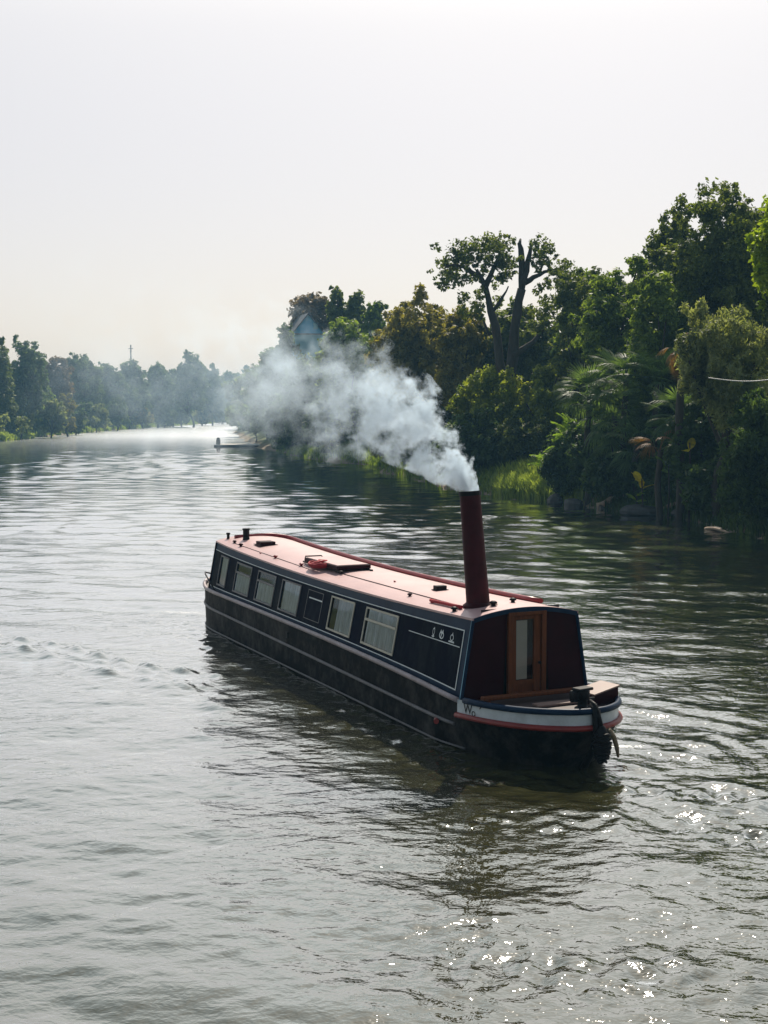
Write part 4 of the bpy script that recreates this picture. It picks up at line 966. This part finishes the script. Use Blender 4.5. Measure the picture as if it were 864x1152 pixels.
m.tube(path([(546, 322), (556, 300), (562, 285)]), wr([.24, .15, .08]), 7); m.tube(path([(540, 312), (522, 300), (508, 298), (500, 302)]), wr([.2, .14, .1, .05]), 7)
m.tube(path([(553, 352), (566, 333), (572, 322)]), wr([.16, .1, .05]), 6); m.tube(path([(551, 378), (535, 340), (530, 352)]), wr([.1, .06, .04]), 6)
m.tube(path([(580, 520), (576, 470), (574, 420), (578, 385), (582, 352), (587, 325)]), wr([.55, .48, .42, .38, .35, .32]), 10)
m.tube(path([(587, 327), (587, 300), (586, 280), (585.5, 269)]), wr([.25, .23, .20, .07]), 8); m.tube(path([(587, 325), (593, 305), (596, 285), (598, 271)]), wr([.25, .21, .17, .05]), 8)
m.tube(path([(590, 318), (600, 312), (612, 306), (628, 303), (634, 306)]), wr([.24, .18, .14, .08, .05]), 7); m.tube(path([(606, 310), (610, 295), (609, 283)]), wr([.12, .08, .04]), 6)
m.tube(path([(577, 400), (600, 385), (612, 370)]), wr([.3, .2, .1]), 7)
m.build('trunk', M['bark'], bt, True)
cl = []
rngb = np.random.RandomState(77)
for px_, py_, r_ in [(503, 302, .75), (513, 288, .85), (526, 279, .8), (540, 274, .85), (553, 272, .7), (563, 279, .7), (570, 290, .75), (549, 288, .7), (530, 294, .6), (517, 305, .65), (562, 302, .6), (572, 305, .5), (500, 312, .45), (545, 305, .5), (508, 318, .5), (530, 314, .55), (556, 318, .5), (541, 331, .45), (521, 333, .4), (498, 322, .35), (566, 312, .45),
                     (607, 278, .7), (612, 291, .7), (603, 290, .5), (626, 300, .55), (636, 299, .55), (632, 310, .65), (640, 315, .4), (618, 318, .5), (606, 326, .4), (612, 283, .5),
                     (538, 345, .7), (525, 350, .6), (560, 340, .5), (618, 345, .8), (605, 360, .8), (640, 340, .8)]:
    p = ray(px_, py_, YB + rngb.uniform(-1.2, 1.2)) - Ob; cl.append((*p, r_))
for q in list(cl):
    for _ in range(4):
        d_ = rngb.normal(size=3); d_ /= np.linalg.norm(d_); k_ = q[3] * rngb.uniform(.8, 1.7); cl.append((q[0] + d_[0] * k_, q[1] + d_[1] * k_, q[2] + d_[2] * k_ * .8, q[3] * rngb.uniform(.2, .5)))
V, Fc, va = leaves(rngb, cl, .12, .46, sub=14)
mesh_np('crown', V, Fc, LM('dark'), bt, attr={'var': ('FACE', va)})

# palms -------------------------------------------------------------
def fan_frond(rng, n=19, Lp=.9, R=1.0, mat_='palm', spread=2.5, droop=.35):
    V = []; Fc = []; va = []
    # petiole
    k = 5
    for i in range(k):
        q0, q1 = i / k, (i + 1) / k; w0 = .02
        for q in (q0, q1): V += [(-w0, q * Lp, .10 * sin(q * 2)), (w0, q * Lp, .10 * sin(q * 2))]
        j = len(V) - 4; Fc.append((j, j + 1, j + 3, j + 2)); va.append(.4)
    c = np.array([0, Lp, .1 * sin(2)])
    for i in range(n):
        a = (i / (n - 1) - .5) * spread + rng.normal() * .03; Ri = R * (1 - .25 * abs(i / (n - 1) - .5) * 2) * rng.uniform(.88, 1.05)
        d = np.array([sin(a), cos(a), 0]); pr = np.array([cos(a), -sin(a), 0])
        prev = None; v_ = rng.uniform(.2, .9)
        for q in (0, .35, .7, 1.0):
            p = c + d * Ri * q + np.array([0, 0, -droop * Ri * q ** 2.2 + .05 * q]); wdt = (.006, .024, .018, .002)[(0, .35, .7, 1.0).index(q)] * R
            V += [p - pr * wdt, p + pr * wdt + [0, 0, .01]]
            if prev is not None: Fc.append((prev, prev + 1, prev + 3, prev + 2)); va.append(v_)
            prev = len(V) - 2
    return np.array(V), Fc, va
def feather_frond(rng, n=26, R=2.0):
    V = []; Fc = []; va = []
    def spine(q): return np.array([0, R * (q - .12 * q * q), .55 * R * q * (1 - q * .95)])
    for i in range(8):
        p0, p1 = spine(i / 8), spine((i + 1) / 8); w0 = .02 * (1 - i / 9)
        V += [p0 + [-w0, 0, 0], p0 + [w0, 0, 0], p1 + [w0, 0, 0], p1 + [-w0, 0, 0]]; j = len(V) - 4; Fc.append((j, j + 1, j + 2, j + 3)); va.append(.6)
    for i in range(n):
        q = .12 + .86 * i / (n - 1); p = spine(q); ln = .42 * R * sin(min(1, q * 1.25) * pi * .86 + .2) ** .8 * .55
        for sd_ in (-1, 1):
            e = p + np.array([sd_ * ln, ln * .55, -ln * .35 + rng.normal() * .02]); mdp = (p + e) / 2 + [0, 0, .03]
            w_ = .022 * R; V += [p, mdp + [0, -w_, 0], e, mdp + [0, w_, 0]]; j = len(V) - 4; Fc.append((j, j + 1, j + 2, j + 3)); va.append(rng.uniform(.2, 1))
    return np.array(V), Fc, va
def mkmesh(nm, data, mt):
    o = mesh_np(nm, data[0], data[1], mt, attr={'var': ('FACE', data[2])}); me = o.data; bpy.data.objects.remove(o); me.name = nm; return me
rp_ = np.random.RandomState(9)
FAN = [mkmesh('frond', fan_frond(rp_, droop=d_), LM('palm')) for d_ in (.25, .5, .8)]
FEA = [mkmesh('frond', feather_frond(rp_), LM('cycad')) for _ in range(2)]
DEAD = [mkmesh('dead_frond', fan_frond(rp_, droop=.9, spread=1.6), LM('dead'))]
def palm(name, label, px, crown_py, Yd, meshes, n, size, el=(-.5, 1.2), trunk_r=.13, dead=0, seed=0, cat='palm', group=None):
    rng = np.random.RandomState(500 + seed); c = ray(px, crown_py, Yd); gz = float(ground_z(c[0], Yd)); h = c[2] - gz
    o = thing(name, label, cat, (c[0], Yd, gz), 0, group)
    m = MB(); kk = 8; m.tube([(0.05 * sin(i), .04 * cos(i * 1.3), -.3 + (h + .3) * i / kk) for i in range(kk + 1)], [trunk_r * (1.15 - .2 * i / kk + .05 * (i % 2)) for i in range(kk + 1)], 9); m.build('trunk', M['bark'], o, True)
    for i in range(n + dead):
        dd = i >= n; me = DEAD[0] if dd else meshes[rng.randint(len(meshes))]
        q = bpy.data.objects.new('dead_frond' if dd else 'frond', me); C.objects.link(q); q.parent = o
        e = rng.uniform(-1.45, -1.1) if dd else el[0] + (el[1] - el[0]) * ((i + .5) / n) ** .8 + rng.normal() * .08
        q.location = (0, 0, h - rng.uniform(0, .25)); q.rotation_euler = (e, rng.normal() * .15, i * 2.39996 + rng.normal() * .2); s_ = size * rng.uniform(.85, 1.12); q.scale = (s_, s_, s_)
    return o
PG = 'fan palms of the right bank'
palm('fan_palm', 'largest dark fan palm rising above the others, centre of the palm cluster', 703, 428, 62, FAN, 26, 1.15, seed=1, group=PG)
palm('fan_palm', 'fan palm with upright bright fronds right of the largest one', 738, 432, 61, FAN, 22, 1.1, seed=2, group=PG)
palm('fan_palm', 'dark fan palm in the middle of the cluster, fronds hanging', 690, 468, 61.5, FAN, 26, 1.15, el=(-1.2, 1.1), seed=3, group=PG)
palm('fan_palm', 'low dark fan palm whose fronds droop to the rocks', 715, 500, 60, FAN, 24, 1.1, el=(-1.3, 1.1), seed=4, group=PG)
palm('fan_palm', 'small fan palm at the left of the cluster above the feather palm', 662, 445, 63, FAN, 26, 1.05, seed=5, group=PG)
palm('fan_palm', 'sparse fan palm half hidden by the pale feathery tree', 765, 470, 57, FAN, 24, 1.0, seed=6, group=PG)
palm('feather_palm', 'bright green feather leaved palm arching over the grassy bank', 650, 505, 65.5, FEA, 22, 1.05, el=(-.2, 1.2), seed=7, group='feather palms of the right bank')
palm('feather_palm', 'smaller yellow green feather palm low at the left of the palms', 625, 530, 68, FEA, 16, .85, el=(-.2, 1.1), seed=8, group='feather palms of the right bank')
palm('dead_palm', 'dead palm with a skirt of hanging brown fronds', 767, 388, 55.2, [DEAD[0]], 6, .6, el=(-1.0, .9), dead=30, trunk_r=.16, seed=9)
palm('withered_palm', 'small palm with a pale brown withered fan above the logs', 742, 506, 56, DEAD, 7, .8, el=(0, 1.0), seed=10)
# broad yellow leaves
def broad_plant(name, label, px, py, Yd, n, key, L_, seed):
    rng = np.random.RandomState(seed); c = ray(px, py, Yd); gz = float(ground_z(c[0], Yd)); h = c[2] - gz
    o = thing(name, label, 'plant', (c[0], Yd, gz)); m = MB(); m.tube([(0, 0, -.2), (.05, 0, h * .5), (0, 0, h)], [.05, .04, .025], 6); m.build('stem', M['bark'], o, True)
    for i in range(n):
        V = []; Fc = []; a0 = rng.uniform(0, 6.28)
        for j in range(7):
            q = j / 6; w_ = .26 * L_ * sin(pi * min(1, q * .93 + .04)) ** .7; V += [(-w_, q * L_, -.25 * q * q * L_), (0, q * L_, -.25 * q * q * L_ - .04 * L_), (w_, q * L_, -.25 * q * q * L_)]
        for j in range(6): Fc += [(3 * j, 3 * j + 1, 3 * j + 4, 3 * j + 3), (3 * j + 1, 3 * j + 2, 3 * j + 5, 3 * j + 4)]
        l_ = mesh_np('leaf', V, Fc, LM(key), o, smooth=True, attr={'var': ('FACE', rng.uniform(0, 1, len(Fc)))}); l_.location = (rng.normal() * .05, rng.normal() * .05, h * rng.uniform(.75, 1.0)); l_.rotation_euler = (rng.uniform(.2, 1.2), rng.normal() * .3, a0)
broad_plant('broadleaf_plant', 'single large yellow leaf on a stem between palms and feathery tree', 776, 498, 54.5, 2, 'yellow', .65, 1)
broad_plant('broadleaf_plant', 'yellow green broad leaved plant low among the palms', 722, 538, 57, 6, 'yellow', .6, 2)
broad_plant('broadleaf_plant', 'small lime broad leaved plant beside the dark rock', 716, 556, 57.3, 5, 'lime', .5, 5)
broad_plant('broadleaf_plant', 'bright green broad leaved plant in the shade above the logs', 752, 520, 55.8, 6, 'cycad', .55, 7)

# grass and reeds
def grass_patch(name, label, pts, n, h, seed, key='grass', wdt=.03):
    rng = np.random.RandomState(seed); pts = np.array(pts, float); i = rng.randint(len(pts), size=n)
    x = pts[i, 0] + rng.normal(size=n) * pts[i, 2]; y = pts[i, 1] + rng.normal(size=n) * pts[i, 2]; z = ground_z(x, y); ok = z > -.08; x, y, z = x[ok], y[ok], z[ok]; n = len(x)
    hh = h * rng.uniform(.5, 1.2, n); a = rng.uniform(0, 6.28, n); lean = rng.uniform(.1, .6, n) * hh; dx_, dy_ = np.cos(a) * lean, np.sin(a) * lean; wx_, wy_ = -np.sin(a) * wdt, np.cos(a) * wdt
    b0 = np.stack([x - wx_, y - wy_, z - .05], 1); b1 = np.stack([x + wx_, y + wy_, z - .05], 1); m0 = np.stack([x + dx_ * .35 + wx_, y + dy_ * .35 + wy_, z + hh * .65], 1); tp = np.stack([x + dx_, y + dy_, z + hh], 1); m1 = m0 - np.stack([2 * wx_, 2 * wy_, 0 * wx_], 1)
    V = np.stack([b0, b1, m0, m1, m0, tp, tp, m1], 1)
    V = np.stack([b0, b1, m0, m1], 1).reshape(-1, 3); V2 = np.stack([m1, m0, tp, tp + [0, 0, .01]], 1).reshape(-1, 3)
    V = np.r_[V, V2]; va = rng.uniform(0, 1, len(V) // 4)
    o = mesh_np(name, V, np.arange(len(V)).reshape(-1, 4), LM(key), attr={'var': ('FACE', va)}); tag(o, label, 'grass', kind='stuff')
def gp(px, py): Yd = 6540 / (py - 466); return ((px - 432) / F * Yd, Yd)
gpts = []
for px_ in range(552, 652, 5):
    q = (px_ - 552) / 100; x_, y_ = gp(px_, 559 + 10 * q); gpts += [(x_ + .3, y_ + .6, .35), (x_ + .9, y_ + 1.5, .5), (x_ + 1.6, y_ + 2.6, .6)]
grass_patch('bank_grass', 'bright green tufted grass at the water left of the palms', gpts, 16000, .7, 1)
gpts = []
for y_ in np.arange(66, 160, 1.5): gpts.append((float(xr(y_)) + .6, y_, .6))
grass_patch('bank_grass', 'grass fringe along the right bank waterline', gpts, 12000, .5, 2, 'mid', .035)
gpts = [(float(xl(y_)) - 2.5, y_, 2.2) for y_ in np.arange(175, 250, 1.5)]
grass_patch('bank_grass', 'sunlit grass slope at the far left', gpts, 22000, .6, 3, 'grass', .09)
gpts = [(float(xl(y_)) - 1.5, y_, 1.6) for y_ in np.arange(250, 640, 2.5)]
grass_patch('bank_grass', 'pale grass strip along the distant left bank', gpts, 16000, .8, 4, 'grass', .14)
gpts = [(float(xr(y_)) + .8, y_, .8) for y_ in np.arange(46, 62, .5)]
grass_patch('bank_grass', 'dark grass under the trees at right', gpts, 6000, .5, 5, 'deep', .03)

# rocks and logs
bm_('rock', (.13, .11, .09), .85, var=.35, scale=3, bump=.8, bscale=6); bm_('rock_dark', (.05, .05, .05), .7, var=.4, scale=3, bump=.8, bscale=6); bm_('log_pale', (.36, .27, .19), .85, var=.35, scale=5, stretch=(.4, 3, 3), bump=.6, bscale=12)
def rock(label, px, py, size, key, seed):
    rng = np.random.RandomState(seed); x_, y_ = gp(px, py); n1, n2 = 12, 9; V = []
    hs_ = rng.normal(size=(6, 3)); hs_ /= np.linalg.norm(hs_, axis=1)[:, None]; cut = rng.uniform(.55, .85, 6)
    for j in range(n2 + 1):
        for i in range(n1):
            th_ = pi * j / n2; a = 2 * pi * i / n1; d = np.array([sin(th_) * cos(a), sin(th_) * sin(a), cos(th_)]); r_ = 1.0
            for h_, c_ in zip(hs_, cut):
                q = d.dot(h_)
                if q > .01: r_ = min(r_, c_ / q)
            r_ *= 1 + rng.normal() * .03; V.append(d * r_ * np.array(size))
    Fc = [(j * n1 + i, (j + 1) * n1 + i, (j + 1) * n1 + (i + 1) % n1, j * n1 + (i + 1) % n1) for j in range(n2) for i in range(n1)]
    o = mesh_np('rock', V, Fc, M[key]); o.location = (x_, y_, size[2] * .35 + max(0, float(ground_z(x_, y_)))); o.rotation_euler = (0, 0, rng.uniform(0, 3)); tag(o, label, 'rock', 'rocks along the right waterline')
rock('large dark boulder in the water beneath the fan palms', 722, 580, (1.0, .6, .38), 'rock_dark', 1)
rock('dark boulder left of the pale logs', 626, 567, (.55, .45, .45), 'rock_dark', 2)
rock('dark rock between grass and palms', 645, 570, (.7, .4, .3), 'rock_dark', 3)
rock('pale flat rock at the water right of the big boulder', 770, 583, (.7, .35, .16), 'rock', 4)
rock('small pale rock right beside the flat one', 788, 585, (.35, .25, .15), 'rock', 5)
rock('small brown rock at the left end of the logs', 676, 573, (.35, .25, .18), 'rock', 6)
rock('low dark rock at the foot of the hanging foliage', 830, 592, (.6, .35, .2), 'rock_dark', 7)
rock('low pale rock far right at the waterline', 806, 596, (.5, .25, .10), 'rock', 8)
def log(label, p0, p1, r_, key='log_pale', z0=.12, z1=.25):
    a, b_ = gp(*p0), gp(*p1); m = MB(); P = []; k = 8
    for i in range(k + 1):
        q = i / k; P.append((a[0] + (b_[0] - a[0]) * q, a[1] + (b_[1] - a[1]) * q + .08 * sin(q * 5), z0 + (z1 - z0) * q + .05 * sin(q * 4)))
    o_ = np.array([a[0], a[1], 0]); P = [(p_[0], p_[1], p_[2] + max(0, float(ground_z(p_[0], p_[1])))) for p_ in P]; m.tube([np.array(p) - o_ for p in P], [r_ * (1.1 - .5 * i / k + .06 * (i % 2)) for i in range(k + 1)], 9)
    o = m.build('log', M[key], None, True); o.location = o_; tag(o, label, 'log', 'logs along the right waterline')
log('sunlit pale log lying at the waterline under the palms', (672, 573), (716, 574), .16)
log('thin pale driftwood stick floating at far right', (795, 596), (822, 600), .06, z0=.03, z1=.05)
log('short weathered log behind the sunlit one', (680, 571), (722, 569), .13, z0=.3, z1=.45)
log('low log stretching right of the big boulder', (745, 581), (800, 583), .10, z0=.1, z1=.12)
# pale cable sagging across the right edge
m = MB(); a_, b_ = ray(797, 425, 47), ray(905, 418, 46); P = []
for i in range(17):
    q = i / 16; p = a_ + (b_ - a_) * q; p[2] -= .22 * sin(pi * q); P.append(p)
m.tube(P, .020, 6); bm_('cable_pale', (.5, .5, .48), .5); o = m.build('cable', M['cable_pale'], None, True); tag(o, 'pale cable sagging in front of the dark foliage at the right edge', 'cable')

# landing stage by the point
bm_('dock_wood', (.6, .56, .5), .8, var=.2, scale=2)
da = ray(256, 466, 176); Yd = 176
dock = thing('landing_stage', 'low pale landing stage with dark edge reaching out from the hazy point', 'dock', (-20.5, Yd, 0))
m = MB(); m.box((1.9, 1.5, .34), (7.2, 5.5, .10), 0, .02); m.build('deck', M['dock_wood'], dock)
m = MB(); m.box((1.9, -1.28, .16), (7.2, .10, .26)); m.box((-1.72, 1.5, .16), (.10, 5.4, .26)); m.build('fascia', M['wood_far'], dock)
for x_ in (-1.5, .8, 3.2, 5.2):
    for y_ in (-1.0, 3.9): m = MB(); m.lathe((x_, y_, -1), [(.11, 0), (.11, 1.28)], 8); m.build('pile', M['wood_far'], dock)
m = MB(); m.box((-1.25, -.8, .72), (.55, .5, .66), .1, .05); m.lathe((-1.25, -.8, 1.02), [(.2, 0), (.24, .1), (.18, .26), (.01, .3)], 10); o = m.build('mooring_bin', M['wood_far']); o.location = (-20.5, Yd, 0); tag(o, 'small dark bollard bin at the outer end of the landing stage', 'bollard')
# blue gabled house
hp = ray(347, 386, 164); hz = float(ground_z(hp[0], 164)); house = thing('house', 'blue gabled house peeping over the trees behind the smoke', 'house', (hp[0], 164, hz), .25)
zr = ray(347, 353, 164)[2] - hz; ze = ray(347, 376, 164)[2] - hz
bm_('blue_board', (.04, .36, .62), .6, var=.2, scale=3, stretch=(.3, .3, 6)); bm_('board_grey', (.20, .42, .50), .7, var=.15, scale=3, stretch=(.3, .3, 8)); bm_('roof_dark', (.04, .06, .08), .8, var=.25)
wd_ = 2.15
m = MB(); m.box((0, 3, ze / 2), (wd_ * 2 - .5, 6, ze), 0); m.build('wall', M['board_grey'], house)
m = MB(); m.add([(-wd_ + .15, 0, ze), (wd_ - .15, 0, ze), (0, 0, zr - .1), (-wd_ + .15, .2, ze), (wd_ - .15, .2, ze), (0, .2, zr - .1)], [(0, 1, 2), (5, 4, 3), (0, 3, 4, 1), (1, 4, 5, 2), (2, 5, 3, 0)]); m.build('gable', M['blue_board'], house)
m = MB()
for sd_ in (-1, 1): m.add([(sd_ * wd_, -.35, ze - .15), (0, -.35, zr), (0, 6.3, zr), (sd_ * wd_, 6.3, ze - .15), (sd_ * wd_, -.35, ze + .0), (0, -.35, zr + .16), (0, 6.3, zr + .16), (sd_ * wd_, 6.3, ze)], [(0, 1, 2, 3), (7, 6, 5, 4), (0, 4, 5, 1), (2, 6, 7, 3), (0, 3, 7, 4)])
m.build('roof', M['roof_dark'], house)
m = MB(); m.box((.9, -.05, ze + 1.0), (.55, .1, .75), 0, .02); m.build('window', M['board_grey'], house)
m = MB(); m.box((0, -.08, ze + .02), (wd_ * 2 - .2, .12, .16)); m.build('trim', M['roof_dark'], house)
# thin mast with a cross arm on the far left skyline
mp_ = ray(147, 388, 430); mz = float(ground_z(mp_[0], 430)); mast = thing('mast', 'thin mast with short cross arm above the left bank trees', 'mast', (mp_[0], 430, mz)); h = mp_[2] - mz
m = MB(); m.tube([(0, 0, -.5), (0, 0, h)], [.34, .2], 8); m.build('pole', M['wood_far'], mast, True)
m = MB(); m.box((0, 0, h - 1.2), (1.5, .2, .22)); m.box((0, 0, h - 2.0), (.7, .2, .18)); m.build('cross_arm', M['wood_far'], mast)

# ------------------------------------------------------------------ smoke from the chimney
sx = b2w(cts, ctv); SO = np.array([sx[0], sx[1], pt_[2]]); wd = np.array([-.6, .8, 0]); SR = math.atan2(wd[1], wd[0])
SL = 15.0
m = MB(); P = []; R_ = []
for i in range(34):
    t = -.02 + (SL) * (i / 33) ** 1.5
    tt = max(t, 0); P.append((t, 0, 1.48 * (1 - exp(-tt / 1.5)) + .03 * tt - (.06 if t < 0 else 0))); R_.append((.13 + .26 * tt ** .8) * (1.5 if t > .4 else 1.0 + 1.25 * tt) )
m.tube(P, R_, 20)
sm = bpy.data.materials.new('smoke'); sm.use_nodes = True; N, L = sm.node_tree.nodes, sm.node_tree.links; N.clear()
tc = N.new('ShaderNodeTexCoord'); sep = N.new('ShaderNodeSeparateXYZ'); L.new(tc.outputs['Object'], sep.inputs[0])
x_ = mth('MAXIMUM', sep.outputs[0], 0.0)
ex = mth('EXPONENT', mth('MULTIPLY', x_, -1 / 1.5)); zc = mth('MULTIPLY', mth('SUBTRACT', 1.0, ex), 1.48)
zc = mth('MULTIPLY_ADD', x_, .03, zc)
rr_n = mth('MULTIPLY_ADD', mth('POWER', x_, .8), .215, .13)
# billow: push the lookup around with noise that grows with the plume
def vnoise(scale, detail, off, rough=.6):
    mp = N.new('ShaderNodeMapping'); mp.inputs['Location'].default_value = (off, off * .7, off * .3); L.new(tc.outputs['Object'], mp.inputs[0])
    n = N.new('ShaderNodeTexNoise'); n.inputs['Scale'].default_value = scale; n.inputs['Detail'].default_value = detail; n.inputs['Roughness'].default_value = rough; L.new(mp.outputs[0], n.inputs['Vector']); return n
nw = vnoise(.75, 2, 3.1)
sw = N.new('ShaderNodeSeparateXYZ'); L.new(nw.outputs['Color'], sw.inputs[0])
amp = mth('MULTIPLY', rr_n, 1.7)
dy_ = mth('ADD', sep.outputs[1], mth('MULTIPLY', mth('SUBTRACT', sw.outputs[1], .5), amp))
dz_ = mth('ADD', mth('SUBTRACT', sep.outputs[2], zc), mth('MULTIPLY', mth('SUBTRACT', sw.outputs[2], .5), amp))
dd = mth('SQRT', mth('ADD', mth('MULTIPLY', dy_, dy_), mth('MULTIPLY', dz_, dz_)))
rel = mth('DIVIDE', dd, rr_n)
n1 = vnoise(2.4, 5, 0, .68); n2 = vnoise(.8, 4, 7, .6)
k1 = mrange(sep.outputs[0], .5, 5, 1, 0)     # near the chimney small billows, later large wisps
nm_ = mth('ADD', mth('MULTIPLY', n1.outputs[0], mth('MULTIPLY_ADD', k1, .5, .45)), mth('MULTIPLY', n2.outputs[0], mth('MULTIPLY_ADD', k1, -.5, .55)))
core = mth('SUBTRACT', mth('MULTIPLY_ADD', nm_, 11.5, -4.95), rel)
nearb = mrange(sep.outputs[0], .0, .6, .45, 0); core = mth('ADD', core, nearb)
shape = mrange(core, 0, .8, 0, 1)
den = mth('ADD', mth('MULTIPLY', mth('EXPONENT', mth('MULTIPLY', x_, -1 / .8)), 14.0), mth('MULTIPLY', mth('EXPONENT', mth('MULTIPLY', x_, -1 / 3.0)), 1.75))
den = mth('MULTIPLY', mth('MULTIPLY', den, shape), mrange(sep.outputs[0], SL * .75, SL, 1, 0))
pv = N.new('ShaderNodeVolumePrincipled'); pv.inputs['Color'].default_value = (.74, .88, 1.0, 1); pv.inputs['Anisotropy'].default_value = .45
L.new(den, pv.inputs['Density'])
mo = N.new('ShaderNodeOutputMaterial'); L.new(pv.outputs[0], mo.inputs['Volume'])
sm.cycles.volume_step_rate = .2
smk = m.build('smoke', sm); smk.location = SO; smk.rotation_euler = (0, 0, SR); tag(smk, 'white billowing smoke drifting left from the tall maroon chimney', 'smoke', kind='stuff')

# ------------------------------------------------------------------ haze over the river
hm = bpy.data.materials.new('haze'); hm.use_nodes = True; N, L = hm.node_tree.nodes, hm.node_tree.links; N.clear()
pv = N.new('ShaderNodeVolumePrincipled'); pv.inputs['Color'].default_value = (.32, .68, 1.0, 1); pv.inputs['Density'].default_value = .0005; pv.inputs['Anisotropy'].default_value = 0
mo = N.new('ShaderNodeOutputMaterial'); L.new(pv.outputs[0], mo.inputs['Volume'])
m = MB(); m.box((0, 750, 14), (3300, 1900, 36)); hz_o = m.build('haze', hm); tag(hz_o, 'thin pale haze over the river', 'haze', kind='stuff')
